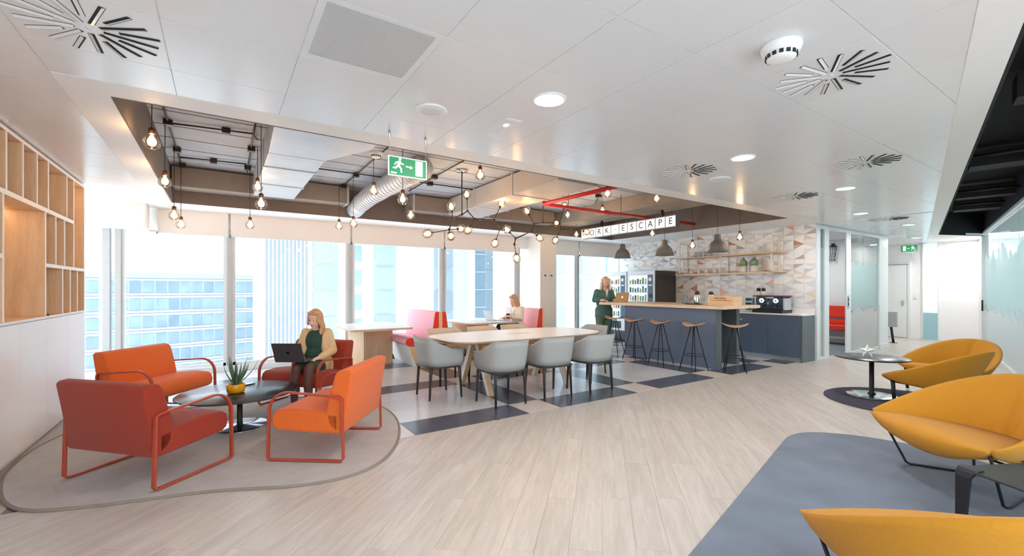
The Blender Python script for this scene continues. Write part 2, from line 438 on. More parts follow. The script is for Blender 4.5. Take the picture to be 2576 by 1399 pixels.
# ---------- the open void over the lounge: skirts, slab
sk = MB()
sk.bb((-.61, 3.92, CZ - .004), (-.595, 8.25, SLABZ)).bb((8.585, 3.92, CZ - .004), (8.6, 8.25, SLABZ)).bb((-.595, 8.235, CZ - .004), (8.585, 8.25, SLABZ)).bb((-.595, 3.92, CZ - .004), (8.585, 3.935, SLABZ))
struct(sk.build('trim_3', VOIDSK), 'dark brown skirt boards round the inside of the ceiling opening')
slab = struct(MB().bb((-1.2, 3.4, SLABZ), (9.4, 9.0, SLABZ + .2)).build('ceiling_slab', SLAB), 'bare grey concrete slab above the opening')
# board marks of the formwork on the slab
for k in range(9):
    MB().bb((-.6, 4.1 + k * .48, SLABZ - .006), (8.6, 4.106 + k * .48, SLABZ)).build('board_mark', pm('slab_seam', (138, 144, 152), .9), slab)
# ---------- right void: black soffit, fascia, far end
def RL(x, off=-1.255): return .25 * x + off
struct(MB().prism([(1.0, RL(1) - .05), (15.6, RL(15.6) - .05), (14.3, RL(14.3, -.34)), (1.0, RL(1, -.34))], 3.25, 3.4).build('ceiling_void', BLACKVOID), 'black painted soffit above the right ceiling void')
struct(MB().prism([(1.0, RL(1, -.41)), (14.2, RL(14.2, -.41)), (14.2, RL(14.2, -.39)), (1.0, RL(1, -.39))], CZ - .002, 3.25).prism([(14.2, RL(14.2, -.41)), (14.3, RL(14.2, -.41)), (15.5, RL(15.5)), (15.4, RL(15.4))], CZ - .002, 3.25).build('trim_4', BLACKVOID), 'black side boards inside the right ceiling void')
struct(MB().prism([(2.0, RL(2)), (15.45, RL(15.45)), (15.45, RL(15.45, -1.225)), (2.0, RL(2, -1.225))], 2.79, 3.25).build('trim_5', NAVYFASCIA), 'dark navy fascia above the glass wall')
# ---------- walls
struct(MB().bb((-1.95, -1.8, 0), (-1.82, 7.47, CZ + .02)).build('wall_left', WHITE), 'white wall behind the bookcase')
wt = struct(MB().bb((9.852, 3.98, 0), (9.98, 9.0, CZ + .01)).build('wall_back', pm('white_grout', (236, 234, 232), .6, var=.02)), 'kitchen wall clad in triangle-patterned tiles')
# relief tiles 0.20 x 0.10, one diagonal each, one half tinted
TW = pm('tile_white_glaze', (243, 241, 240), .16, var=.03, spec=.6)
tints = [pm('tile_pale_grey', (224, 224, 228), .2, var=.05), pm('tile_cool_grey', (204, 206, 212), .2, var=.06), pm('tile_sand', (230, 218, 206), .22, var=.05),
         pm('tile_copper', (206, 150, 118), .25, var=.1, metal=.25), pm('tile_taupe', (194, 180, 170), .25, var=.06), TW]
def tri_tile(kind, mat):
    w, h, d = .198, .098, .006; m = MB()
    # local: y width, z height, -x towards room
    A, B, C_, D = (0, 0), (w, 0), (w, h), (0, h)
    if kind == 0: t1, t2 = (A, B, C_), (A, C_, D)
    elif kind == 1: t1, t2 = (A, B, D), (B, C_, D)
    elif kind == 2: t1, t2 = (A, C_, D), (A, B, C_)
    else: t1, t2 = (B, C_, D), (A, B, D)
    for idx, t in enumerate((t1, t2)):
        m.cur = idx; cy = sum(p[0] for p in t) / 3; cz = sum(p[1] for p in t) / 3
        r = [(-.008 if (p in (t1[0], t1[1])) else -.013, p[0], p[1]) for p in t] if idx == 0 else [(-.008 if p in (t1[0], t1[1]) else -.013, p[0], p[1]) for p in t]
        bk = [(0, p[0], p[1]) for p in t]
        m.add(r + bk, [(0, 1, 2), (0, 1, 4, 3), (1, 2, 5, 4), (2, 0, 3, 5)])
    return m
tmesh = {(k, q): tri_tile(k, q).mesh('wall_tile', [TW, tints[q]]) for k in range(4) for q in range(6)}
rng = random.Random(3); tl = []
for i in range(26):
    for j in range(17):
        y, z = 3.985 + i * .2, 1.03 + j * .1
        if y + .2 > 9.1 or z > CZ - .05: continue
        if y > 7.15 and z < 1.75: continue
        q = rng.choices(range(6), (30, 15, 16, 5, 5, 26))[0]; tl.append((i, y, z, (i + j) % 2 + 2 * rng.randint(0, 1), q))
far = MB(); 
for n, (i, y, z, k, q) in enumerate(sorted(tl)):
    if n < 300: inst(tmesh[(k, q)], 'wall_tile', wt, (9.852, y + .001, z))
    else:
        g = tri_tile(k, q)
        for f_ in range(len(g.f)): g.mi[f_] = 0 if g.mi[f_] == 0 else q + 1
        o0 = len(far.v); far.v += [(v[0] + 9.852, v[1] + y, v[2] + z) for v in g.v]; far.f += [tuple(a + o0 for a in f) for f in g.f]; far.sm += g.sm; far.mi += g.mi
if far.f:
    o = far.build('wall_tile', [TW] + tints, wt); o['kind'] = 'stuff'
# column with thermostats
struct(MB().bb((6.43, 8.5, 0), (6.93, 9.2, CZ)).build('wall_column', pm('column_cream', (246, 238, 230), .6, var=.02), bevel=.006), 'cream square column between the windows')
for k, x in enumerate((6.565, 6.755)):
    t = thing('thermostat', 'white wall thermostat on the cream column, %s of the pair' % ('left' if k == 0 else 'right'), 'thermostat', (x, 8.497, 1.72), 0, 'thermostats on the column')
    MB().bb((-.05, -.02, -.06), (.05, 0, .06)).build('housing', WHITE, t, bevel=.004)
    MB().bb((-.03, -.022, .005), (.03, -.02, .045)).build('display', pm('lcd_olive', (96, 104, 84), .3), t)
# glazed partition to the meeting room (plane y=3.96)
YP = 3.96
p = struct(MB().bb((9.85, YP, 0), (10.0, YP + .08, CZ)).bb((10.2, YP, 0), (10.4, YP + .08, CZ)).bb((10.0, YP, 2.63), (10.2, YP + .08, CZ)).bb((10.4, YP, 2.63), (13.15, YP + .08, CZ)).bb((10.0, YP, 0), (10.2, YP + .08, .06)).bb((11.4, YP, 0), (13.15, YP + .08, .05)).build('wall_partition', FRAMEW, bevel=.004), 'white framed glass partition beside the kitchen counter')
MB().sheet((10.0, YP + .03, .06), (10.2, YP + .04, 2.63)).build('pane', PARTGLASS, p)
MB().sheet((11.4, YP + .03, .05), (12.25, YP + .04, 2.63)).build('pane', PARTGLASS, p)
MB().sheet((12.26, YP + .03, .05), (13.15, YP + .04, 2.63)).build('pane', PARTGLASS, p)
def jag(x0, x1, z0, zt, amp, n, seed):
    r = random.Random(seed); top = []
    for k in range(n + 1):
        x = x1 + (x0 - x1) * k / n; top.append((x, zt + amp * (r.random() - .5) * (1.6 if k % 3 == 0 else 1)))
    return [(x0, z0), (x1, z0)] + top
def film(name, poly, y, mat, parent):
    m = MB(); n = len(poly); m.add([(p[0], y, p[1]) for p in poly], [tuple(range(n))])
    return m.build(name, mat, parent)
film('film', jag(11.4, 13.15, .93, 1.98, .14, 26, 1), YP + .028, FILM, p); film('film', jag(11.4, 13.15, .06, .95, .12, 22, 2), YP + .026, FILMW, p)
film('film', jag(10.0, 10.2, .95, 2.3, .1, 6, 4), YP + .028, FILM, p); film('film', jag(10.0, 10.2, .06, .95, .1, 6, 5), YP + .026, FILMW, p)
d = struct(MB().bb((11.16, YP - .03, .01), (11.4, YP - .001, 2.63)).build('door_1', FRAMEW, bevel=.004), 'white sliding door stile with a steel pull')
MB().bb((11.2, YP - .042, 1.0), (11.27, YP - .03, 1.28)).build('pull_plate', CHROME, d); MB().bb((11.22, YP - .046, 1.06), (11.25, YP - .041, 1.13)).build('pull_recess', BLACKM, d)
MB().bb((11.22, YP - .046, 1.16), (11.25, YP - .041, 1.23)).build('pull_recess', BLACKM, d)
struct(MB().bb((13.15, YP, 0), (13.7, YP + .12, CZ)).bb((13.6, YP + .12, 0), (13.7, 6.2, CZ)).build('wall_corridor', WHITE), 'white wall end beside the glass partition')
struct(MB().bb((9.98, 6.2, 0), (13.7, 6.3, CZ)).build('wall_meeting_room', pm('pale_blue_wall', (226, 238, 246), .6, var=.01)), 'pale wall inside the meeting room')
struct(MB().bb((13.15, YP - .015, 0), (13.7, YP, .09)).build('baseboard_corridor', WHITE))
struct(MB().bb((16.6, 2.85, 0), (16.75, 6.2, CZ)).build('wall_far', WHITE), 'white wall at the end of the corridor')
struct(MB().bb((13.7, 6.1, 0), (16.7, 6.2, CZ)).build('wall_corridor_end', WHITE))
d2 = struct(MB().bb((16.55, 4.35, .01), (16.6, 5.25, 2.12)).build('door_2', pm('white_door', (232, 235, 236), .5, var=.01), bevel=.004), 'flush white door at the corridor end')
MB().bb((16.54, 4.28, 0), (16.6, 4.34, 2.2)).bb((16.54, 5.26, 0), (16.6, 5.32, 2.2)).bb((16.54, 4.34, 2.14), (16.6, 5.26, 2.2)).build('door_frame', FRAMEW, d2)
MB().box((16.53, 4.44, 1.02), (.03, .03, .14)).build('door_handle', CHROME, d2)
w5 = struct(MB().bb((16.56, 3.68, .02), (16.6, 3.7, 2.7)).bb((16.56, 4.0, .02), (16.6, 4.02, 2.7)).build('window_5', FRAMEW), 'narrow glazed strip at the corridor end')
MB().bb((16.575, 3.7, .02), (16.585, 4.0, 2.7)).build('pane', emis('pane_glow_for_lit_room', (206, 234, 244), .3), w5)  # opaque pane given its own glow in place of a lit room behind
MB().prism(rect(16.565, 3.7, 16.572, 4.0), .02, .75).build('film', FILM, w5)
t = thing('light_switch', 'small white switch plate on the corridor end wall', 'switch', (16.59, 4.17, 1.2)); MB().bb((-.012, -.04, -.06), (.0, .04, .06)).build('plate', WHITE, t, bevel=.003); MB().bb((-.016, -.025, -.04), (-.012, .025, .04)).build('rocker', FRAMEW, t)
# glass wall on the right, 14 degrees off the grid
u14 = Vector((4, 1, 0)).normalized(); n14 = Vector((-u14.y, u14.x, 0)); A14 = math.atan2(1, 4)
gw = bpy.data.objects.new('wall_right', None); COL.objects.link(gw); gw.location = (15.45, RL(15.45), 0); gw.rotation_euler.z = A14
struct(gw, 'frameless glass wall with frosted skyline film')
MB().bb((-12, -.02, 2.74), (0, .05, 2.79)).build('top_rail', FRAMEW, gw); MB().bb((-12, -.02, 0), (0, .04, .04)).build('bottom_rail', FRAMEW, gw)
MB().bb((-.06, -.03, 0), (.02, .06, 2.79)).build('end_post', FRAMEW, gw, bevel=.004)
MB().bb((.02, -.06, 0), (.3, .04, 2.79)).build('oak_post', pm('cream_post', (226, 216, 204), .6), gw)
MB().bb((.3, -.08, 0), (1.5, .02, 2.79)).build('wall_return', WHITE, gw)
MB().box((-.1, .05, 1.02), (.02, .03, .26)).build('door_pull', BLACKM, gw)
for k in range(5):
    MB().sheet((-2.4 * (k + 1) + .002 - .06, 0, .04), (-2.4 * k - .002 - .06, .004, 2.74)).build('pane', PARTGLASS, gw)
film('film', jag(-11.3, -.08, .95, 2.15, .34, 64, 11), .007, FILM, gw)
film('film', jag(-11.3, -.08, .05, 1.0, .26, 64, 12), .009, FILMW, gw)
struct(MB().prism([(3.0, RL(3) - .02), (15.4, RL(15.4) - .02), (16.4, RL(15.4) - 3.6), (4.0, RL(3) - 3.6)], 2.76, 2.8).build('ceiling_beyond_glass', WHITE), 'white ceiling of the room beyond the glass')
struct(MB().bb((16.5, -2.0, 0), (16.6, 2.82, 2.8)).build('wall_beyond_end', pm('soft_grey_wall', (214, 222, 224), .7, var=.02)), 'pale end wall of the room beyond the glass')
struct(MB().box((10.6, -2.2, 1.38), (13.4, .1, 2.76), A14).build('wall_beyond_glass', pm('soft_grey_wall', (214, 222, 224), .7, var=.02)), 'pale wall of the room beyond the glass')
# ---------- window wall (plane y = 9.1)
ww = struct(MB().bb((-2.6, 9.02, 0), (9.86, 9.2, .1)).build('wall_window', pm('white_sill', (222, 226, 228), .5, var=.02), bevel=.004), 'low white sill under the tall windows')
struct(MB().bb((-2.6, 9.05, 2.42), (9.86, 9.25, 3.3)).build('wall_window_head', WHITE))
mxs = [-2.4, -1.46, -1.325, .127, 2.144, 4.143, 6.152, 8.12, 9.83]
for k in range(8):
    x0, x1 = mxs[k], mxs[k + 1]
    wn = bpy.data.objects.new('window_%d' % (k + 10), None); COL.objects.link(wn); wn.location = (x0, 9.1, 0); struct(wn, 'floor to ceiling window bay')
    wd = .09 if k in (1,) else .075
    MB().bb((-wd / 2, -.07, .1), (wd / 2, .07, 2.45)).build('mullion', FRAMEG, wn, bevel=.004)
    if k == 1: MB().sheet((.05, .0, .1), (.1, .008, 2.45)).build('pane', WINGLASS, wn); continue
    MB().bb((wd / 2, -.02, .1), (wd / 2 + .05, .03, 2.45)).build('sash_frame', FRAMEW, wn); MB().bb((x1 - x0 - .088, -.02, .1), (x1 - x0 - .038, .03, 2.45)).build('sash_frame', FRAMEW, wn)
    MB().bb((.05, -.02, .1), (x1 - x0 - .05, .03, .15)).build('sash_frame', FRAMEW, wn)
    MB().sheet((.06, .0, .15), (x1 - x0 - .06, .008, 2.45)).build('pane', WINGLASS, wn)
# roller blinds
bl = [(-.84, .11), (.145, 2.126), (2.162, 4.125), (4.161, 6.134), (7.0, 8.1), (8.14, 9.8)]
for k, (a, b) in enumerate(bl):
    nm = ['nearest the projecting left blind', 'second window from the left', 'above the oak side table', 'beside the cream column', 'right of the cream column', 'beside the tiled kitchen wall'][k]
    t = thing('roller_blind', 'cream roller blind half lowered, %s' % nm, 'blind', ((a + b) / 2, 8.99, 0), 0, 'roller blinds on the window wall'); w = (b - a) / 2
    MB().bb((-w, -.004, 2.33), (w, .004, CZ)).build('fabric', BLIND, t); MB().bb((-w, -.012, 2.315), (w, .012, 2.338)).build('hem_bar', FRAMEW, t)
    MB().bb((-w - .012, -.02, 2.30), (-w - .002, .02, 2.35)).build('guide_clip', BLACKM, t)
t = thing('roller_blind', 'cream roller blind standing forward of the others, next to the bookcase', 'blind', (-1.3, 8.6, 0), 0, 'roller blinds on the window wall')
MB().bb((-.5, -.005, 2.33), (.35, .005, CZ)).build('fabric', BLIND, t); MB().bb((-.5, -.015, 2.31), (.35, .015, 2.34)).build('hem_bar', FRAMEW, t)
MB().bb((.35, 0, 2.36), (.36, .38, CZ)).build('side_return', BLIND, t); MB().bb((.36, .3, 2.33), (.47, .36, 2.35)).build('bracket', FRAMEG, t)
# ================================================================== OUTSIDE
BW = pm('facade_white_panel', (194, 198, 203), .7, var=.02, scale=1)
BWIN = pm('facade_blue_glass', (130, 148, 162), .25, var=.25, scale=.35, rnd=.12)
BGREY = pm('facade_grey_glass', (148, 159, 167), .3, var=.1, scale=.3, rnd=.08)
dirB = Vector((.968, .252, 0)); rB = math.atan2(.252, .968)
b1 = thing('office_block', 'low white office block with rows of blue windows, seen through the left windows', 'building', (0, 0, 0))
c0 = Vector((0, 0, 0)) + ray(180, 726) * 84; b1.location = (c0.x, c0.y, 0); b1.rotation_euler.z = rB
MB().bb((-12, .3, -30), (40, 14, 4.6)).build('wall', BW, b1)
wmesh = MB().bb((-.92, .1, -1.15), (.92, .34, 1.15)).mesh('window', BWIN); lm = MB().bb((-12, -.1, -.14), (40, .3, .14)).mesh('ledge', BW)
for r in range(6):
    zc = 1.75 - r * 3.65
    for cidx in range(23): inst(wmesh, 'window', b1, (-10 + cidx * 2.15, 0, zc))
    inst(lm, 'ledge', b1, (0, 0, zc + 1.55)); inst(lm, 'ledge', b1, (0, 0, zc - 1.5))
MB().bb((-12, .1, 3.6), (40, .5, 4.8)).build('parapet', pm('parapet_grey', (164, 170, 177), .7, var=.1, scale=.6), b1)
b2 = thing('tower', 'tall white tower with vertical fins and stacked grey glass bays', 'building')
c0 = ray(655, 726) * 60; b2.location = (c0.x, c0.y, 0)
e0 = ray(1180, 726) * 78; dv = Vector((e0.x - c0.x, e0.y - c0.y, 0)); b2.rotation_euler.z = math.atan2(dv.y, dv.x); LB = dv.length
MB().bb((0, .4, -30), (LB, 14, 60)).build('wall', BW, b2)
for k in range(12): MB().bb((.4 + k * .5, -.1, -30), (.56 + k * .5, .42, 60)).build('fin', BW, b2)
gm = MB().bb((-1.7, .1, -1.7), (1.7, .45, 1.7)).mesh('glass_bay', BGREY)
for x in (8.4, 17.2, 27.3, 37.5):
    for r in range(8): inst(gm, 'glass_bay', b2, (x, 0, 14.3 - r * 3.75))
nm_ = MB().bb((-.55, .2, -1.2), (.55, .45, 1.2)).mesh('narrow_window', BWIN)
for r in range(8): inst(nm_, 'narrow_window', b2, (13.0, 0, 14.3 - r * 3.75))
b3 = thing('glass_tower', 'pale teal glass tower behind the cream column side of the windows', 'building')
c0 = ray(1195, 726) * 95; b3.location = (c0.x, c0.y, 0); b3.rotation_euler.z = -.3
MB().bb((0, 0, -40), (26, 20, 60)).build('curtain_wall', pm('teal_glass', (140, 160, 170), .2, var=.1, scale=.15), b3)
lm3 = MB().bb((-.1, -.15, -.12), (26, .1, .12)).mesh('floor_band', BW)
for r in range(12): inst(lm3, 'floor_band', b3, (0, 0, 24 - r * 3.8))
b4 = thing('panel_block', 'white building with stacked pale blue panels, right of the cream column', 'building')
c0 = ray(1385, 726) * 55; e0 = ray(1640, 726) * 66; dv = e0 - c0; b4.location = (c0.x, c0.y, 0); b4.rotation_euler.z = math.atan2(dv.y, dv.x)
MB().bb((-1, .4, -30), (30, 12, 60)).build('wall', BW, b4)
pmh = MB().bb((-1.0, .1, -1.55), (1.0, .45, 1.55)).mesh('blue_panel', pm('pale_blue_panel', (150, 166, 180), .4, var=.08, rnd=.06))
for x in (1.6, 6.4, 11.2, 16):
    for r in range(8): inst(pmh, 'blue_panel', b4, (x, 0, 12 - r * 3.6))
# ================================================================== CEILING FIXTURES
def flr(x, y, z=0): return (x, y, z)
dl_pos = [(1.858, 2.355, 'nearest recessed round downlight, above the lounge side'), (4.258, 2.355, 'second recessed downlight from the camera, between two slotted diffusers'),
          (6.658, 2.355, 'third recessed downlight in the row, beyond the slotted diffusers'), (9.1, 3.0, 'recessed downlight in front of the glass partition'),
          (12.2, 5.1, 'round ceiling light inside the meeting room'), (10.2, .2, 'round ceiling light behind the glass wall, nearer one'), (13.2, .95, 'round ceiling light behind the glass wall, farther one'), (11.5, 3.0, 'recessed downlight before the corridor'), (14.6, 3.65, 'recessed downlight beside the far exit sign'), (15.85, 3.08, 'recessed downlight next to the dark ceiling void end')]
for x, y, lb in dl_pos:
    t = thing('downlight', lb, 'downlight', (x, y, CZ), 0, 'recessed ceiling downlights')
    MB().lathe([(.118, 0), (.118, -.006), (.1, -.008), (.098, 0)], 32).build('rim', WHITE, t)
    MB().lathe([(.0005, -.0045), (.1, -.004), (.1, 0)], 32).build('diffuser', DOWN, t)
    ld = bpy.data.lights.new('downlight_lamp', 'AREA'); ld.shape = 'DISK'; ld.size = .19; ld.energy = LAMP_AREA; ld.color = (1, .97, .94)
    lo_ = bpy.data.objects.new('downlight_lamp', ld); COL.objects.link(lo_); lo_.parent = t; lo_.location = (0, 0, -.012)
# slotted swirl diffusers
slot = {}
for k, (r0, r1) in enumerate(((.055, .27), (.12, .285))):
    slot[k] = (MB().bb((r0, -.013, -.0015), (r1, .013, .0)).mesh('slot', pm('slot_shadow', (58, 60, 62), .9)),
               MB().box(((r0 + r1) / 2, .004, -.004), (r1 - r0, .017, .0012), M=Matrix.Rotation(.45, 3, 'X')).mesh('vane', CTILE))
df = [(-.542, 2.955, 'slotted round air diffuser above the bookcase side'), (3.058, 1.155, 'large slotted air diffuser beside the smoke detector'), (4.258, 2.955, 'slotted air diffuser next to the ceiling opening, beside a round speaker'),
      (5.458, 1.755, 'slotted air diffuser beside the ceiling void strip'), (6.658, 2.955, 'slotted air diffuser near the end of the ceiling opening'), (10.258, 2.955, 'small far slotted air diffuser before the corridor')]
for x, y, lb in df:
    t = thing('air_diffuser', lb, 'air diffuser', (x, y, CZ), 0, 'slotted ceiling diffusers')
    MB().bb((-.293, -.293, -.0008), (.293, .293, 0)).build('plate', CTILE, t)
    MB().lathe([(.0005, -.003), (.012, -.002), (.012, 0)], 12).build('centre_screw', FRAMEW, t)
    for k in range(18):
        a = 2 * PI * (k + .5) / 18; s = inst(slot[k % 2][0], 'slot', t, (0, 0, -.0008), a); inst(slot[k % 2][1], 'vane', s)
# perforated return grille
m, nt, b = newmat('perforated_sheet'); N, L = nt.nodes, nt.links
tc = N.new('ShaderNodeTexCoord'); mp = N.new('ShaderNodeMapping'); mp.inputs['Rotation'].default_value = (0, 0, PI / 4); mp.inputs['Scale'].default_value = (110, 110, 0)
fr = N.new('ShaderNodeVectorMath'); fr.operation = 'FRACTION'; ds = N.new('ShaderNodeVectorMath'); ds.operation = 'DISTANCE'; ds.inputs[1].default_value = (.5, .5, 0)
lt = N.new('ShaderNodeMath'); lt.operation = 'LESS_THAN'; lt.inputs[1].default_value = .34
mx = N.new('ShaderNodeMix'); mx.data_type = 'RGBA'; mx.inputs[6].default_value = lin((228, 230, 232)) + (1,); mx.inputs[7].default_value = lin((120, 124, 130)) + (1,)
L.new(tc.outputs['Object'], mp.inputs[0]); L.new(mp.outputs[0], fr.inputs[0]); L.new(fr.outputs[0], ds.inputs[0]); L.new(ds.outputs['Value'], lt.inputs[0]); L.new(lt.outputs[0], mx.inputs[0]); L.new(mx.outputs[2], b.inputs['Base Color']); PERF = m
t = thing('return_air_grille', 'square perforated metal air grille set in the ceiling tiles', 'air grille', (.658, 2.355, CZ))
MB().bb((-.296, -.296, 0), (.296, -.262, .018)).bb((-.296, .262, 0), (.296, .296, .018)).bb((-.296, -.262, 0), (-.262, .262, .018)).bb((.262, -.262, 0), (.296, .262, .018)).build('frame', FRAMEW, t)
MB().bb((-.262, -.262, .0005), (.262, .262, .003)).build('perforated_plate', PERF, t)
# smoke detector, speakers, emergency light
def smoke(loc, lb, s=1., mt=WHITE):
    t = thing('smoke_detector', lb, 'smoke detector', loc)
    MB().lathe([(.07 * s, 0), (.072 * s, -.012 * s), (.066 * s, -.03 * s), (.055 * s, -.036 * s), (.05 * s, -.055 * s), (.03 * s, -.062 * s), (.0005, -.062 * s)], 28).build('housing', mt, t)
    for k in range(14):
        a = 2 * PI * k / 14; M = Matrix.Rotation(a, 3, 'Z'); MB().box(M @ Vector((.0535 * s, 0, -.045 * s)), (.004 * s, .014 * s, .014 * s), a).build('vent_slot', BLACKM, t)
    return t
smoke((2.458, 1.155, CZ), 'white dome smoke detector on the ceiling tiles', 1.35)
for x, y, lb in ((1.258, 2.955, 'round white ceiling speaker above the exit sign'), (4.858, 2.955, 'round white ceiling speaker beside a far slotted diffuser')):
    t = thing('ceiling_speaker', lb, 'speaker', (x, y, CZ), 0, 'ceiling speakers')
    MB().lathe([(.115, 0), (.115, -.008), (.1, -.014), (.09, -.012)], 32).build('rim', WHITE, t); MB().lathe([(.0005, -.016), (.05, -.014), (.09, -.011), (.09, 0)], 32).build('grille', pm('speaker_cloth', (226, 226, 226), .7, var=.03), t)
t = thing('emergency_light', 'flush rectangular emergency light in a ceiling tile', 'emergency light', (1.858, 2.955, CZ))
MB().bb((-.07, -.18, -.004), (.07, .18, 0)).build('frame', FRAMEW, t); MB().bb((-.05, -.16, -.007), (.05, .16, -.004)).build('lens', pm('frosted_lens', (222, 226, 232), .25), t)
MB().ball((0, -.06, -.007), (.02, .03, .006)).build('led', emis('emergency_led', (225, 230, 255), 6), t)
# exit signs
def man(parent, s, y, flipx=1, col=SIGNW):
    P = lambda pts: [(flipx * a * s, b * s) for a, b in pts]
    def pl(pts, nm): m = MB(); q = P(pts); n = len(q); m.add([(a, y, b) for a, b in q] + [(a, y - .0015, b) for a, b in q], [tuple(range(n)), tuple(range(n, 2 * n))] + [(i, (i + 1) % n, n + (i + 1) % n, n + i) for i in range(n)]); return m.build(nm, col, parent)
    pl([(.03 + .05 * math.cos(2 * PI * k / 14), .33 + .05 * math.sin(2 * PI * k / 14)) for k in range(14)], 'pictogram_head')
    pl([(-.03, .26), (.05, .27), (.09, .2), (.19, .16), (.19, .12), (.07, .14), (.05, .17), (.03, .08), (.1, -.01), (.12, -.19), (.06, -.19), (.04, -.04), (-.05, .03), (-.12, -.06), (-.26, -.05), (-.26, 0), (-.15, .01), (-.09, .1), (-.06, .19), (-.12, .16), (-.17, .08), (-.21, .1), (-.15, .2)], 'pictogram_runner')
    pl([(.26, .06), (.44, .04), (.44, -.01), (.56, .06), (.44, .13), (.44, .09), (.26, .11)] if flipx > 0 else [(.26, .06), (.44, .04), (.44, -.01), (.56, .06), (.44, .13), (.44, .09), (.26, .11)], 'pictogram_arrow')
    pl([(.66, -.24), (.96, -.24), (.96, .36), (.66, .36)], 'pictogram_door')
    pl([(-.34, -.25), (-.1, -.25), (-.1, -.19), (-.34, -.19)], 'maker_plate')
t = thing('exit_sign', 'green running-man exit sign hanging on wires below the near ceiling', 'exit sign', (1.295, 3.53, 2.43))
MB().bb((-.165, -.006, -.08), (.165, .006, .08)).build('panel', SIGNW, t); MB().bb((-.157, -.0075, -.072), (.157, -.006, .072)).build('green_field', GREEN, t)
e = bpy.data.objects.new('pictogram', None); COL.objects.link(e); e.parent = t; e.location = (-.075, 0, -.01); man(e, .21, -.0078)
for x in (-.155, .155): MB().tube([(x, 0, .08), (x, 0, .28)], .0015, 6).build('wire', STEEL, t); MB().lathe([(.0005, .2), (.005, .215), (.009, .25), (.012, .255), (.006, .28)], 10, (x, 0, 0)).build('wire_grip', CHROME, t)
t = thing('exit_sign', 'green exit sign with arrow hanging in the far corridor', 'exit sign', (15.5, 4.03, 2.51), -PI / 2)
MB().bb((-.17, -.006, -.085), (.17, .006, .085)).build('panel', GREEN, t)
e = bpy.data.objects.new('pictogram', None); COL.objects.link(e); e.parent = t; e.location = (.075, 0, -.01); man(e, .21, -.0078, -1)
for x in (-.12, .12): MB().tube([(x, 0, .085), (x, 0, .2)], .002, 6).build('wire', STEEL, t)
# ================================================================== VOID EQUIPMENT
def duct(name, label, a, b, mat=STEEL, seams=(), ax=1):
    t = thing(name, label, 'duct', (0, 0, 0)); MB().bb(a, b).build('casing', mat, t, bevel=.006)
    for s in seams:
        lo = list(a); hi = list(b); lo[ax] = s - .015; hi[ax] = s + .015
        for i in range(3):
            if i != ax: lo[i] -= .012; hi[i] += .012
        hi[2] = min(hi[2], SLABZ - .002)
        MB().bb(lo, hi).build('flange', STEEL, t)
    return t
DB = pm('dusty_galvanised', (186, 178, 172), .6, metal=.1, var=.12, scale=3)
duct('air_duct', 'rectangular galvanised air duct running towards the windows at the left of the void', (.42, 5.3, 2.86), (.98, 7.84, 3.17), STEEL, (5.9, 6.9))
t = thing('duct_transition', 'flared galvanised duct piece widening towards the near edge of the void', 'duct')
lo = [(.38, 4.0), (1.3, 4.0), (1.3, 4.6), (.98, 5.29), (.42, 5.29)]; MB().prism(lo, 2.86, 3.17).build('casing', STEEL, t, bevel=.006)
MB().bb((.34, 4.3, 2.85), (1.33, 4.33, 3.18)).build('flange', STEEL, t)
duct('cross_duct', 'brown boxed duct running across the far left of the void', (-.58, 7.86, 2.89), (1.85, 8.22, 3.17), pm('brown_boxing', (142, 130, 122), .8, var=.1), (1.82,), 0)
duct('cross_duct', 'galvanised box duct across the far side of the void, behind the globe chandelier', (2.95, 7.86, 2.89), (6.35, 8.22, 3.17), pm('brown_boxing', (142, 130, 122)), (3.0, 4.6), 0)
duct('air_duct', 'wide galvanised duct crossing the middle of the void beside the red pipe', (3.7, 4.5, 2.86), (4.4, 7.84, 3.17), DB, (5.6, 6.8))
t = thing('round_duct', 'round silver flexible duct sloping behind the hanging exit sign', 'duct')
pts = [(2.25, 5.55, 3.04), (2.2, 6.1, 3.03), (2.13, 6.8, 3.0), (2.07, 7.4, 2.96), (2.03, 7.9, 2.9), (2.02, 8.2, 2.85)]
MB().tube(pts, .15, 18).build('sleeve', STEEL, t)
for k in range(26):
    f = k / 26 * 4; i = int(f); p_ = Vector(pts[i]).lerp(Vector(pts[i + 1]), f - i); MB().tube([p_, p_ + Vector((-.006, .02, 0))], .156, 18).build('rib', STEEL, t)
t = thing('concrete_beam', 'rough downstand concrete beam above the kitchen bar', 'beam'); MB().bb((6.55, 3.95, 2.93), (7.25, 8.2, 3.195)).build('beam', pm('rough_concrete', (146, 136, 126), .95, var=.25, scale=4, detail=7, bump=.8, bscale=9), t)
t = thing('sprinkler_pipe', 'bright red sprinkler pipe bent in an L below the slab', 'pipe')
MB().tube([(4.54, 3.95, 2.83), (4.45, 5.72, 2.83), (4.48, 5.79, 2.83), (4.58, 5.81, 2.83), (8.58, 5.81, 2.83)], .03, 12).build('pipe', PIPE_RED, t)
MB().tube([(4.44, 5.76, 2.83), (4.57, 5.81, 2.83)], .042, 12).build('elbow', PIPE_RED, t); MB().tube([(5.9, 5.81, 2.83), (5.98, 5.81, 2.83)], .038, 12).build('coupling', PIPE_RED, t)
for x in (5.0, 6.3, 7.8): MB().tube([(x, 5.81, 2.86), (x, 5.81, 2.93 if 6.5 < x < 7.3 else SLABZ)], .005, 6).build('hanger_rod', BLACKM, t)
t = thing('sprinkler_pipe', 'short red pipe in the dark void on the right', 'pipe'); MB().tube([(3.2, .2, 2.98), (6.2, .15, 2.98)], .035, 12).build('pipe', PIPE_RED, t)
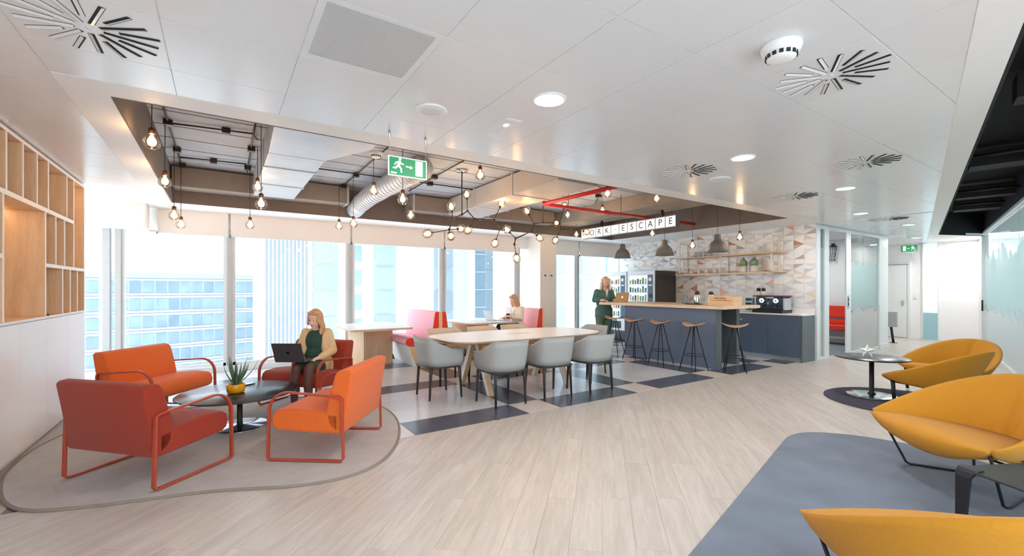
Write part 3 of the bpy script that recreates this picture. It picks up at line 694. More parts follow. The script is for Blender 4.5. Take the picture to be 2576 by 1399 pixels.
for k, (x, y) in enumerate(((5.6, .35), (8.2, 1.1), (10.8, 1.75), (12.4, 2.1))):
    t = thing('void_duct', 'dark duct crossing the right ceiling void, number %s from the camera' % ('one', 'two', 'three', 'four')[k], 'duct', (x, y, 3.08), A14)
    MB().bb((-.12, -.42, -.1), (.12 + .1 * (k % 2), .42, .1)).build('casing', pm('dusty_black', (46, 46, 44), .8, var=.4, scale=3), t); MB().tube([(-.5, -.42, -.05), (-.5, .42, -.05)], .02, 8).build('conduit', BLACKM, t)
# conduit with junction boxes and hanging filament bulbs
ZB = SLABZ - .008
def conduit(lb, pts, boxes):
    t = thing('conduit', lb, 'conduit'); MB().tube([(x, y, ZB - .02) for x, y in pts], .009, 8).build('tube', DBRONZE, t)
    for x, y in boxes: MB().bb((x - .04, y - .04, ZB - .055), (x + .04, y + .04, ZB)).build('junction_box', DBRONZE, t)
conduit('conduit with three junction boxes along the left edge of the void', [(-.46, 4.2), (-.46, 8.1)], [(-.46, 5.84), (-.455, 6.92), (-.45, 7.75)])
conduit('conduit with junction boxes left of the rectangular duct', [(.3, 4.8), (.33, 7.7)], [(.32, 6.38), (.325, 7.4)])
conduit('conduit crossing the void from left wall to the duct, nearer one', [(-.46, 5.86), (.3, 5.75), (.36, 5.95)], [(0.05, 5.8)])
conduit('conduit crossing the void from left wall to the duct, farther one', [(-.46, 7.3), (.3, 7.2)], [(-.08, 7.26)])
conduit('conduit with three junction boxes between the two square ducts', [(1.72, 4.4), (1.73, 8.0)], [(1.72, 5.82), (1.73, 6.96), (1.74, 7.8)])
conduit('conduit running across behind the exit sign towards the chandelier', [(1.0, 6.9), (3.7, 6.85)], [(2.9, 6.86)])
conduit('conduit along the slab above the chandelier', [(2.75, 4.3), (2.8, 7.6)], [(2.78, 6.4)])
conduit('conduit tangle above the kitchen bar sign', [(4.9, 4.5), (5.1, 5.3), (5.6, 5.6), (6.4, 6.6)], [(5.9, 6.0)])
smoke((1.55, 5.3, 3.06), 'smoke detector hanging in the void between the ducts', 1.1)
# bulbs: pixel of the globe centre and a depth along y
def bulb_proto():
    t = thing('pendant_bulb', 'x', 'pendant bulb')
    MB().lathe([(.0195, .062), (.024, .066), (.024, .105), (.017, .112), (.004, .118)], 16).build('socket', COPPER, t)
    MB().lathe([(.018, .068), (.022, .055), (.045, .036), (.06, .008), (.062, -.01), (.055, -.034), (.036, -.052), (.012, -.06), (.0005, -.0605)], 22).build('glass_globe', BULBGLASS, t)
    MB().lathe([(.0005, .055), (.01, .045), (.028, .015), (.031, -.005), (.022, -.026), (.0005, -.034)], 12).build('filament', WARM, t)
    return t
bp = bulb_proto(); BG = 'bare filament bulbs hanging in the ceiling opening'
bl = [(382, 357, 4.55, 'largest bare filament bulb, nearest the left corner of the ceiling opening'), (415, 457, 5.84, 'bare filament bulb hanging from the first box along the left void edge'), (438, 542, 6.92, 'bare filament bulb in front of the cream blind, upper of the left pair'),
      (455, 565, 7.75, 'bare filament bulb in front of the cream blind, lower of the left pair'), (648, 470, 6.38, 'bare filament bulb just left of the square duct, upper one'), (657, 513, 5.5, 'bare filament bulb just left of the square duct, lower larger one'),
      (629, 566, 7.4, 'bare filament bulb hanging low before the blind, left of the duct'), (853, 569, 7.8, 'small bare bulb before the blind, left of a close pair'), (889, 563, 6.96, 'small bare bulb before the blind, right of a close pair'),
      (940, 480, 5.82, 'bare filament bulb beside the round silver duct'), (1013, 502, 5.0, 'bare filament bulb directly below the near exit sign'), (1033, 542, 6.4, 'small bare bulb left of the globe chandelier'),
      (1208, 441, 4.75, 'bare filament bulb high beside the chandelier ceiling plate'), (1528, 487, 4.6, 'bare filament bulb above the first letters of the hanging sign'), (1652, 500, 4.55, 'bare filament bulb above the last letters of the hanging sign'),
      (1515, 530, 6.1, 'bare filament bulb in front of the red pipe'), (1428, 541, 7.0, 'bare filament bulb below the red pipe, behind the chandelier'), (1450, 590, 7.7, 'small bare bulb low at the right end of the chandelier'),
      (1641, 588, 6.1, 'bare filament bulb just under the hanging letter sign'), (1742, 618, 5.2, 'bare filament bulb in front of the wall shelf, left end'), (1861, 597, 4.4, 'bare filament bulb in front of the wall shelf, right end')]
todo = []
for k, (px, py, y, lb) in enumerate(bl):
    c = aty(px, py, y); t = bp if k == 0 else dup(bp, (0, 0, 0), 0, lb, BG)
    if k == 0: t['label'] = lb; t['group'] = BG
    t.location = c; todo.append((t, c)); continue
for t, c in todo:
    top = SLABZ if not (6.5 < c.x < 7.3) else 2.94
    MB().tube([(0, 0, .116), (0, 0, top - c.z)], .0035, 6).build('cord', BLACKM, t)
# ---------- branching globe chandelier
ch = thing('globe_chandelier', 'bronze branching chandelier with clear glass globes over the long table', 'chandelier')
rg = random.Random(5)
def Q(px, py, dy=0.): return aty(px, py, 5.9 + dy)
nodes = {'a0': Q(1162, 540), 'a1': Q(1176, 531, .05), 'a2': Q(1139, 550, -.1), 'a3': Q(1130, 578, -.15), 'a4': Q(1194, 551, .05), 'a6': Q(1243, 553, .1), 'a7': Q(1257, 577, .05),
         'b0': Q(1366, 560), 'b1': Q(1344, 563), 'b2': Q(1338, 582, -.1), 'b3': Q(1297, 600, -.2), 'b4': Q(1294, 615, -.2), 'b6': Q(1408, 561, .1), 'b7': Q(1411, 577, .15), 'b8': Q(1443, 577, .2)}
edges = [('a0', 'a1'), ('a0', 'a2'), ('a2', 'a3'), ('a1', 'a4'), ('a4', 'a6'), ('a6', 'a7'), ('b0', 'b1'), ('b1', 'b2'), ('b2', 'b3'), ('b3', 'b4'), ('b0', 'b6'), ('b6', 'b7'), ('b7', 'b8')]
for a, b in edges: MB().tube([nodes[a], nodes[b]], .009, 8).build('branch', DBRONZE, ch)
for n in nodes.values(): MB().ball(n, .02, 10, 8).build('joint', DBRONZE, ch)
for s_, cp in (('a0', Q(1164, 436)), ('b0', Q(1366, 470))):
    p_ = nodes[s_]; MB().tube([p_, (p_.x, p_.y, SLABZ)], .009, 8).build('stem', DBRONZE, ch); MB().lathe([(.0005, -.035), (.085, -.03), (.09, -.02), (.09, 0)], 24, (p_.x, p_.y, SLABZ)).build('ceiling_plate', CHROME, ch)
gl = [('a1', 1174, 488, .05), ('a2', 1135, 519, -.15), ('a3', 1075, 588, -.1), ('a3', 1134, 594, -.3), ('a3', 1160, 575, -.05), ('a4', 1177, 579, .2), ('a6', 1262, 512, .15), ('a7', 1245, 612, .0), ('b3', 1275, 577, -.1),
      ('b1', 1325, 530, .05), ('b2', 1358, 598, -.1), ('b6', 1420, 517, .2), ('b6', 1400, 561, -.25), ('b7', 1397, 605, .1), ('b8', 1475, 583, .2), ('b4', 1300, 650, -.2)]
for nd, px, py, dy in gl:
    c = Q(px, py, dy); n = nodes[nd]; dv = (c - n).normalized()
    R = Vector((0, 0, -1)).rotation_difference(dv).to_matrix()
    g0 = MB().ball(c, (.066, .066, .076), 20, 12, R).build('glass_globe', BULBGLASS, ch)
    MB().tube([n, c - dv * .07], .006, 6).build('twig', DBRONZE, g0); MB().tube([c - dv * .085, c - dv * .045], .017, 10).build('socket', DBRONZE, g0)
    MB().ball(c - dv * .01, (.03, .03, .04), 12, 8, R).build('filament', WARM, g0)
# ---------- hanging letter sign
t = thing('letter_sign', 'hanging lightbox sign reading WORK ESCAPE over the bar', 'sign', (7.0, 5.12, 2.58))
LN = 2.55
MB().bb((.0, 0, 0), (.12, LN, .21)).build('box', pm('sign_grey', (92, 98, 104), .5), t, bevel=.003)
MB().bb((-.004, .0, -.004), (.0, LN, .004)).bb((-.004, 0, .206), (0, LN, .214)).build('edge_strip', FRAMEG, t)
PANELM = emis('lightbox_panel', (250, 252, 252), .25); INK = pm('sign_ink', (24, 25, 28), .7)
cw = LN / 11
for k, chx in enumerate('WORK·ESCAPE'):
    yc = LN - (k + .5) * cw; pn = MB().bb((-.003, yc - cw / 2 + .009, .008), (.0, yc + cw / 2 - .009, .2)).build('letter_panel', PANELM, t)
    text(chx, .175, faceM((-.0035, yc, .105), (0, -1, 0), (0, 0, 1)), INK, pn, 'letter')
for y in (.35, 1.95): MB().bb((.04, y - .02, .21), (.08, y + .02, 2.93 - 2.58)).build('hanger', DBRONZE, t)
# ---------- grey bell pendants over the bar
pp = thing('bell_pendant', 'grey bell pendant lamp over the bar, nearest the tiled wall end', 'pendant lamp', (7.7, 4.735, 2.11), 0, 'grey bell pendants over the bar')
MB().lathe([(.19, 0), (.185, .012), (.17, .03), (.165, .075), (.15, .125), (.115, .175), (.07, .215), (.058, .235), (.056, .31), (.05, .325), (.0005, .326)], 32).lathe([(.185, .002), (.16, .03), (.14, .12), (.1, .17), (.0005, .2)], 32).build('shade', GREYP, pp)
MB().lathe([(.172, .033), (.175, .036), (.169, .042)], 32).build('ridge', GREYP, pp); MB().lathe([(.0005, .012), (.15, .012), (.16, .02)], 32).build('diffuser', emis('pendant_diffuser', (255, 246, 232), 14), pp)
ld = bpy.data.lights.new('pendant_lamp', 'AREA'); ld.shape = 'DISK'; ld.size = .28; ld.energy = 14; ld.color = (1, .95, .88)
lo_ = bpy.data.objects.new('pendant_lamp', ld); COL.objects.link(lo_); lo_.parent = pp; lo_.location = (0, 0, .008)
MB().tube([(0, 0, .32), (0, 0, SLABZ - 2.11)], .0035, 6).build('cord', BLACKM, pp)
dup(pp, (7.7, 5.904, 2.115), 0, 'grey bell pendant lamp over the bar, middle of the three'); dup(pp, (7.7, 7.056, 2.125), 0, 'grey bell pendant lamp over the bar, nearest the vending machines')
# ================================================================== LEFT WALL: BOOKCASE
BX0, BX1 = -1.815, -1.4
bk = thing('bookcase', 'built-in oak bookcase with white edges above white cabinets', 'bookcase', (0, 0, 0))
MB().bb((BX0, 3.6, 1.15), (BX0 + .015, 7.45, 2.69)).build('back_panel', OAK, bk)
WE = pm('white_edge_band', (243, 240, 238), .45, var=.01)
def hb(y0, y1, z, th=.03):
    o = MB().bb((BX0 + .016, y0, z - th / 2), (BX1 - .003, y1, z + th / 2)).build('shelf', OAK, bk); MB().bb((BX1 - .003, y0, z - th / 2), (BX1, y1, z + th / 2)).build('edge_band', WE, o)
def vb(y, z0, z1, th=.025):
    o = MB().bb((BX0 + .016, y - th / 2, z0), (BX1 - .0035, y + th / 2, z1)).build('divider', OAK, bk); MB().bb((BX1 - .0035, y - th / 2, z0), (BX1 + .0005, y + th / 2, z1)).build('edge_band', WE, o)
hb(3.6, 7.45, 2.68); hb(3.6, 6.98, 2.185, .04); hb(6.0, 7.45, 1.655, .035); hb(3.6, 5.0, 1.68, .035); hb(3.6, 7.45, 1.152, .024)
for y in (4.0, 4.4, 4.74, 5.07, 5.42, 5.765, 6.08, 6.705): vb(y, 2.206, 2.664)
vb(6.972, 1.674, 2.664); vb(5.01, 1.165, 2.164); vb(6.0, 1.165, 2.164); vb(7.437, 1.165, 2.664)
for y in (6.315, 6.62): vb(y, 1.674, 2.164)
for y in (6.546, 6.83, 7.125): vb(y, 1.165, 1.637)
for y in (4.0, 4.5): vb(y, 1.7, 2.164)
for y0, y1, z in ((5.05, 5.95, 2.16), (7.0, 7.4, 2.66)): MB().bb((-1.7, y0, z - .008), (-1.66, y1, z)).build('led_strip', emis('warm_led', (255, 222, 178), 4), bk)
ys = [3.3, 3.97, 4.65, 5.33, 6.03, 6.73, 7.45]
for k in range(6):
    t = thing('base_cabinet', 'white base cabinet under the bookcase, %s' % ['nearest the camera', 'second from the camera', 'third from the camera', 'below the tall vase niche', 'second from the window end', 'nearest the window'][k], 'cabinet', (0, 0, 0), 0, 'white cabinets under the bookcase')
    MB().bb((BX0, ys[k], .06), (BX1 - .02, ys[k + 1], 1.138)).build('body', WHITE, t); MB().bb((BX1 - .02, ys[k] + .0015, .06), (BX1, ys[k + 1] - .0015, 1.135)).build('door', LAM, t, bevel=.0015)
    MB().bb((BX0, ys[k], 0), (BX1 - .04, ys[k + 1], .06)).build('plinth', WHITE, t)
t = thing('ribbed_vase', 'tall silvery ribbed vase in the large bookcase niche', 'vase', (-1.56, 5.12, 1.165))
VM = pm('silver_glaze', (150, 158, 162), .28, metal=.5, var=.2, scale=25)
def ribv(u, v):
    prof = [(.05, 0), (.085, .06), (.1, .16), (.095, .26), (.07, .35), (.035, .42), (.03, .46), (.04, .48)]
    f = v * (len(prof) - 1); i = min(int(f), len(prof) - 2); r = prof[i][0] + (prof[i + 1][0] - prof[i][0]) * (f - i); z = prof[i][1] + (prof[i + 1][1] - prof[i][1]) * (f - i)
    r *= 1 + .05 * math.cos(u * 2 * PI * 12); return (r * math.cos(u * 2 * PI), r * math.sin(u * 2 * PI), z)
MB().grid(ribv, 72, 30, cu=True).build('body', VM, t)
for k in range(12):
    a = 2 * PI * (k + .5) / 12
    mb = MB()
    for j in range(6): mb.ball((.098 * math.cos(a), .098 * math.sin(a), .14 + j * .028), .005, 6, 4)
    mb.build('bead_row', CHROME, t)
t = thing('green_jar', 'small green glass jar on the upper bookcase shelf', 'jar', (-1.5, 6.17, 2.206)); MB().lathe([(.035, 0), (.05, .015), (.052, .06), (.045, .08), (.04, .085)], 20).build('body', pm('green_glass', (92, 150, 112), .15, var=.1), t); MB().lathe([(.042, .085), (.042, .1), (.012, .106), (.01, .118), (.0005, .12)], 20).build('lid', pm('green_glass2', (70, 122, 90), .2), t)
t = thing('notebook', 'thin dark notebook lying on the lowest bookcase shelf', 'notebook', (-1.5, 6.15, 1.165), .2); MB().bb((-.09, -.065, 0), (.09, .065, .012)).build('cover', BLACKM, t); MB().bb((-.085, -.06, .002), (.092, .06, .01)).build('pages', WHITE, t)
# ================================================================== RUGS
def rug(name, label, poly, mat, edge, th=.012, it=3):
    q = smooth_poly(poly, it); t = thing(name, label, 'rug'); MB().prism(q, .0005, th).build('pile', mat, t)
    MB().tube([(x, y, th * .55) for x, y in q], .012 if edge else .006, 8, closed=True).build('binding', edge or mat, t); return t
rug('pear_shaped_rug', 'large greige pear-shaped rug under the orange armchairs', [(-1.39, 5.0), (-1.31, 4.62), (-1.2, 4.29), (-1.05, 4.06), (-.8, 3.94), (-.42, 3.84), (.0, 3.74), (.55, 3.44), (1.05, 3.5), (1.45, 4.1), (1.68, 5.0), (1.5, 5.9), (.8, 6.45), (-.3, 6.5), (-1.15, 6.3), (-1.38, 5.7)], RUGG, RUGEDGE, it=4)
rug('slate_rug', 'large slate blue rug with rounded corner under the front yellow armchairs', [(1.0, 1.17), (2.1, 1.44), (2.95, 1.66), (4.1, 1.96), (4.75, 2.13), (5.15, 1.75), (5.3, 1.1), (5.0, .4), (4.3, -.1), (2.5, -.5), (1.2, -.8), (.6, -.3)], RUGB, None, it=4)
q = [(7.15 + .8 * math.cos(2 * PI * k / 64), 1.93 + .8 * math.sin(2 * PI * k / 64)) for k in range(64)]
rug('round_rug', 'round plum-grey rug under the small black round table', q, RUGP, None, it=1)
RZ = .0125
# ================================================================== ORANGE ARMCHAIRS
def sidepath():
    p = []
    p += [(-.30, .012), (.30, .012), (.318, .03)]
    p += [(.31, .40)] + [( .15 + .16 * math.cos(a), .40 + .165 * math.sin(a)) for a in [PI / 2 * k / 8 for k in range(1, 9)]]
    p += [(-.28, .535), (-.305, .52), (-.318, .03)]
    return p
def armchair(name, label, mat, loc, deg):
    t = thing(name, label, 'armchair', (loc[0], loc[1], RZ), math.radians(deg), 'four lounge armchairs round the black coffee table')
    for s in (-1, 1):
        pts = [Vector((x, s * .425, z)) for x, z in sidepath()]
        m = MB(); n = len(pts)
        # flat bar swept round the loop: 36 mm wide (y) x 18 mm thick
        vs = []
        for i in range(n):
            a, b = pts[i - 1], pts[(i + 1) % n]; tdir = (b - a).normalized(); nn = Vector((-tdir.z, 0, tdir.x))
            for (u, w) in ((-1, -1), (1, -1), (1, 1), (-1, 1)): vs.append(pts[i] + Vector((0, u * .017, 0)) + nn * w * .0085)
        fs = [(i * 4 + k, i * 4 + (k + 1) % 4, ((i + 1) % n) * 4 + (k + 1) % 4, ((i + 1) % n) * 4 + k) for i in range(n) for k in range(4)]
        m.add(vs, fs); m.build('side_frame', BRICK, t, bevel=.005)
    hw = .408
    prof = [(-.27, .222), (.25, .246), (.292, .272), (.306, .325), (.292, .382), (.25, .414), (.1, .426), (-.1, .408), (-.2, .392), (-.27, .385)]
    m = MB(); n = len(prof)
    for y in (-hw, hw): m.v += [(x, y, z) for x, z in prof]
    m.f = [tuple(range(n)), tuple(reversed(range(n, 2 * n)))] + [(i, (i + 1) % n, n + (i + 1) % n, n + i) for i in range(n)]; m.sm = [False, False] + [True] * n; m.mi = [0] * len(m.f)
    m.build('seat_cushion', mat, t, bevel=.018, seg=3)
    prof = [(-.30, .225), (-.265, .225), (-.18, .30), (-.16, .40), (-.185, .52), (-.235, .70), (-.258, .738), (-.31, .752), (-.36, .748), (-.385, .73), (-.345, .5), (-.312, .25)]
    m = MB(); n = len(prof)
    for y in (-hw, hw): m.v += [(x, y, z) for x, z in prof]
    m.f = [tuple(range(n)), tuple(reversed(range(n, 2 * n)))] + [(i, (i + 1) % n, n + (i + 1) % n, n + i) for i in range(n)]; m.sm = [False, False] + [True] * n; m.mi = [0] * len(m.f)
    m.build('backrest', mat, t, bevel=.016, seg=3)
    return t
armchair('armchair', 'rust red armchair nearest the camera, its back turned to us', RUST, (-.445, 4.46), 43)
armchair('armchair', 'bright orange armchair seen from its side, standing at the right edge of the rug', ORANGE, (.835, 4.285), 143)
armchair('armchair', 'rust red armchair in which the woman with the dark laptop sits', RUST, (.9, 6.02), 219)
armchair('armchair', 'bright orange armchair beside the white cabinets, facing the coffee table', ORANGE, (-.565, 6.33), 322)
# coffee table, plant
t = thing('coffee_table', 'low round black coffee table on a chrome disc base', 'table', (.165, 5.36, RZ))
MB().lathe([(.0005, .338), (.53, .338), (.55, .344), (.552, .35), (.545, .356), (.0005, .357)], 64).build('tabletop', DARKTOP, t)
MB().lathe([(.03, .02), (.026, .05), (.026, .338)], 20).build('column', BLACKM, t); MB().lathe([(.27, 0), (.27, .006), (.25, .012), (.05, .018), (.035, .026), (.0005, .026)], 48).build('base_disc', CHROME, t)
t = thing('aloe_plant', 'spiky green aloe in a yellow pot on the black coffee table', 'plant', (.13, 5.3, .37))
MB().lathe([(.075, 0), (.098, .012), (.106, .05), (.106, .11), (.1, .118), (.09, .118), (.088, .09), (.0005, .09)], 40).build('pot', pm('yellow_ceramic', (236, 164, 20), .25, var=.05), t, )
MB().lathe([(.0005, .1), (.087, .094)], 24).build('soil', pm('soil', (70, 56, 46), .95, var=.3, scale=60), t)
t.scale = (.78, .78, .78)
LEAF = pm('aloe_leaf', (92, 124, 96), .5, var=.22, scale=22)
rl = random.Random(2)
for k in range(17):
    a = 2 * PI * k / 17 * 2.4 + .3; tl_ = rl.uniform(.25, 1.15) if k > 4 else rl.uniform(.05, .35); Ln = rl.uniform(.28, .42); pts = []; 
    for j in range(7):
        f = j / 6; rr = Ln * f; el = PI / 2 - tl_ * (1 - .28 * f * f * (1 if tl_ > .5 else 0)); pts.append(Vector((math.cos(a) * rr * math.cos(el) + .015 * math.cos(a), math.sin(a) * rr * math.cos(el) + .015 * math.sin(a), .1 + rr * math.sin(el))))
    m = MB(); vs = []; side = Vector((-math.sin(a), math.cos(a), 0))
    for j, p_ in enumerate(pts):
        w = .02 * (1 - (j / 6) ** 1.6) + .0008; tn = (pts[min(j + 1, 6)] - pts[max(j - 1, 0)]).normalized(); nn = tn.cross(side)
        vs += [p_ - side * w, p_ - nn * w * .45, p_ + side * w, p_ + nn * w * .12]
    m.add(vs, [(j * 4 + i, j * 4 + (i + 1) % 4, j * 4 + 4 + (i + 1) % 4, j * 4 + 4 + i) for j in range(6) for i in range(4)] + [(24, 25, 26, 27)], True); m.build('leaf', LEAF, t)
t = thing('phone', 'flat dark phone lying on the black coffee table', 'phone', (.24, 5.68, .37), .5); MB().bb((-.075, -.04, 0), (.075, .04, .008)).build('case', BLACKM, t, bevel=.003); MB().bb((-.07, -.036, .008), (.07, .036, .0086)).build('screen', pm('phone_glass', (60, 66, 76), .08), t)
# ================================================================== LONG TABLE AND TUB CHAIRS
t = thing('long_table', 'long white-topped table with rounded oak edge and splayed oak legs', 'table', (3.75, 5.5, 0))
def oval(a, b, n=72, e=4.0): return [(a * abs(math.cos(2 * PI * k / n)) ** (2 / e) * (1 if math.cos(2 * PI * k / n) >= 0 else -1), b * abs(math.sin(2 * PI * k / n)) ** (2 / e) * (1 if math.sin(2 * PI * k / n) >= 0 else -1)) for k in range(n)]
MB().prism(oval(1.33, .63), .748, .754).build('tabletop', LAM, t)
MB().prism(oval(1.25, .56), .705, .748, True, oval(1.328, .628)).build('oak_edge', EDGEOAK, t)
MB().bb((-.2, -.05, .754), (.2, .05, .756)).build('cable_flap', pm('flap_grey', (214, 208, 206), .4), t)
for sx in (-.74, .6):
    for sy in (-1, 1):
        m = MB(); y0, y1 = sy * .06, sy * .42; w = .09
        poly = [(y0 - w * .5, .705), (y0 + w * .5, .705), (y1 + w * .45, 0), (y1 - w * .45, 0)]
        m.v = [(sx - .035, a, b) for a, b in poly] + [(sx + .035, a, b) for a, b in poly]; m.f = [(0, 1, 2, 3), (7, 6, 5, 4), (0, 4, 5, 1), (1, 5, 6, 2), (2, 6, 7, 3), (3, 7, 4, 0)]; m.sm = [False] * 6; m.mi = [0, 0, 1, 1, 1, 1]
        m.build('leg', [LAM, EDGEOAK], t)
MB().bb((-.75, -.05, .66), (.75, .05, .705)).build('rail', LAM, t)
def tub_proto(name, label, mat, loc, deg):
    t = thing(name, label, 'chair', (loc[0], loc[1], 0), math.radians(deg), 'tub chairs round the long table')
    def plan(s, sc):
        q = abs(s); sg = 1 if s >= 0 else -1
        if q > .6: f = (q - .6) / .4; x = -.02 + .26 * f; y = .285 - .015 * f
        else:
            an = q / .6 * PI / 2; x = -.02 - .25 * math.cos(an) ** .62 ; y = .285 * math.sin(an) ** .7
        return x * sc + (.0), sg * y * sc
    def top(s):
        q = abs(s)
        if q < .34: return .80
        if q > .74: return .655 - .01 * (q - .74) / .26
        f = (q - .34) / .4; f = f * f * (3 - 2 * f); return .80 + (.655 - .80) * f
    th = .028
    def ring(s):
        h = top(s); lean = .045 * max(0, (h - .655) / .145); out = []
        for z, sc, off in ((.425, .93, 0), (.5, .98, 0), (.6, 1.0, 0), (.72, 1.01, 0), (1, 1.02, 0), (1, .99, 1), (.72, .94, 1), (.6, .92, 1), (.5, .89, 1), (.425, .84, 1)):
            zz = h if z == 1 else min(z, h - .02 * (1 + (.8 - z)))
            x, y = plan(s, sc); f = max(0, (zz - .5) / .3); out.append((x - lean * f, y, zz - (.006 if (z == 1 and off) else 0)))
        return out
    ns = 41; rings = [ring(-1 + 2 * i / (ns - 1)) for i in range(ns)]; m = MB(); nv = 10
    m.add([p for r in rings for p in r], [(i * nv + j, (i + 1) * nv + j, (i + 1) * nv + (j + 1) % nv, i * nv + (j + 1) % nv) for i in range(ns - 1) for j in range(nv)] + [tuple(range(nv)), tuple(reversed(range((ns - 1) * nv, ns * nv)))], True)
    m.build('shell', mat, t)
    pl = rrect(-.19, -.2, .23, .2, .1); MB().prism(pl, .425, .475).build('seat_cushion', mat, t, bevel=.015, seg=3)
    MB().prism(rrect(-.25, -.262, .225, .262, .1), .402, .426).build('base_frame', CHARCOAL, t, bevel=.005)
    for sx, sy, fx in ((.19, .225, .215), (.19, -.225, .215), (-.2, .205, -.225), (-.2, -.205, -.225)):
        MB().tube([(sx, sy, .41), (sx + (fx - sx) * .2, sy * 1.03, .33), (fx, sy * 1.06, 0)], [.024, .019, .013], 10).build('leg', CHARCOAL, t)
    return t
ca0 = tub_proto('tub_chair', 'light grey tub chair at the left end of the long table', GREYLEATHER, (2.44, 5.47), 0)
TG = 'tub chairs round the long table'
dup(ca0, (2.95, 4.71, 0), PI / 2, 'light grey tub chair on the near side of the long table, first from the left', TG); dup(ca0, (3.70, 4.71, 0), PI / 2 - .05, 'light grey tub chair on the near side of the long table, middle one', TG); dup(ca0, (4.40, 4.65, 0), PI / 2 + .03, 'light grey tub chair on the near side of the long table, nearest the bar', TG)
cb0 = tub_proto('tub_chair', 'beige tub chair across the long table, in front of the pink bench', BEIGELEATHER, (2.93, 6.2), -90)
dup(cb0, (3.63, 6.22, 0), -PI / 2, 'beige tub chair across the long table, middle one', TG); dup(cb0, (4.28, 6.22, 0), -PI / 2 + .05, 'beige tub chair across the long table, in front of the woman with the cup', TG)
dup(ca0, (5.18, 5.55, 0), PI, 'light grey tub chair at the bar end of the long table, only its back showing', TG)
# ================================================================== WINDOW TABLES AND BENCHES
def wtable(label, x0, x1, y0, y1):
    t = thing('window_table', label, 'table', ((x0 + x1) / 2, (y0 + y1) / 2, 0), 0, 'oak and white tables by the windows'); a, b = (x1 - x0) / 2, (y1 - y0) / 2
    MB().prism(rrect(-a, -b, a, b, .12), .742, .75).build('tabletop', LAM, t); MB().prism(rrect(-a, -b, a, b, .12), .712, .742).build('oak_edge', EDGEOAK, t)
    MB().box((-.2, .3, .355), (.045, .5, .71), .35).build('leg_panel', OAK, t); MB().box((.15, .22, .355), (.62, .045, .71), .12).build('leg_panel', OAK, t)
    MB().bb((-.05, .0, .75), (.05, .07, .752)).build('cable_flap', pm('flap_grey', (214, 208, 206), .4), t)
wtable('white-topped oak table beside the window, behind the woman with the dark laptop', 1.78, 2.86, 7.45, 8.9); wtable('white-topped oak table at which the woman in cream sits', 4.0, 5.08, 7.6, 8.95)
def extr(poly, y0, y1):
    m = MB(); n = len(poly); m.v = [(a, y0, b) for a, b in poly] + [(a, y1, b) for a, b in poly]; m.f = [tuple(range(n)), tuple(reversed(range(n, 2 * n)))] + [(i, (i + 1) % n, n + (i + 1) % n, n + i) for i in range(n)]; m.sm = [False] * len(m.f); m.mi = [0] * len(m.f); return m
def bench(label, x, y0, y1, sides):
    t = thing('booth_bench', label, 'bench', (x, 0, 0), 0, 'red and pink booth benches by the windows')
    for s in sides:
        f = lambda p: [(s * a, b) for a, b in p]
        o = extr(f([(.14, .38), (.62, .42), (.66, .46), (.64, .52), (.58, .545), (.14, .50)]), y0 + .02, y1).build('seat_cushion', PINK, t, bevel=.012); extr(f([(.14, .375), (.625, .415), (.667, .46), (.645, .527), (.58, .552), (.14, .507)]), y0, y0 + .02).build('end_face', RED, o)
        o = extr(f([(.04, .5), (.17, .5), (.1, .98), (.075, 1.0), (.04, 1.0)]), y0 + .02, y1).build('backrest', PINK, t, bevel=.012); extr(f([(.035, .5), (.175, .5), (.106, .985), (.075, 1.006), (.035, 1.006)]), y0, y0 + .02).build('end_face', RED, o)
        extr(f([(.0, 0), (.45, 0), (.6, .4), (.14, .38), (.0, .38)]), y0 + .01, y0 + .04).build('oak_end', OAK, t); extr(f([(.1, 0), (.42, 0), (.55, .39), (.14, .37)]), y0 + .06, y1).build('plinth', WHITE, t)
    extr([(-.035, 0), (.035, 0), (.035, .995), (-.035, .995)], y0 + .004, y1).build('oak_spine', OAK, t)
bench('pink and red back-to-back booth bench between the two window tables', 3.38, 7.5, 8.9, (-1, 1)); bench('pink and red single booth bench against the column, with the woman in cream', 5.8, 7.55, 8.9, (-1,))
t = thing('floor_box', 'small black floor socket at the foot of the window table', 'socket', (2.95, 8.85, 0)); MB().bb((-.04, -.03, 0), (.04, .03, .1)).build('box', BLACKM, t, bevel=.004)
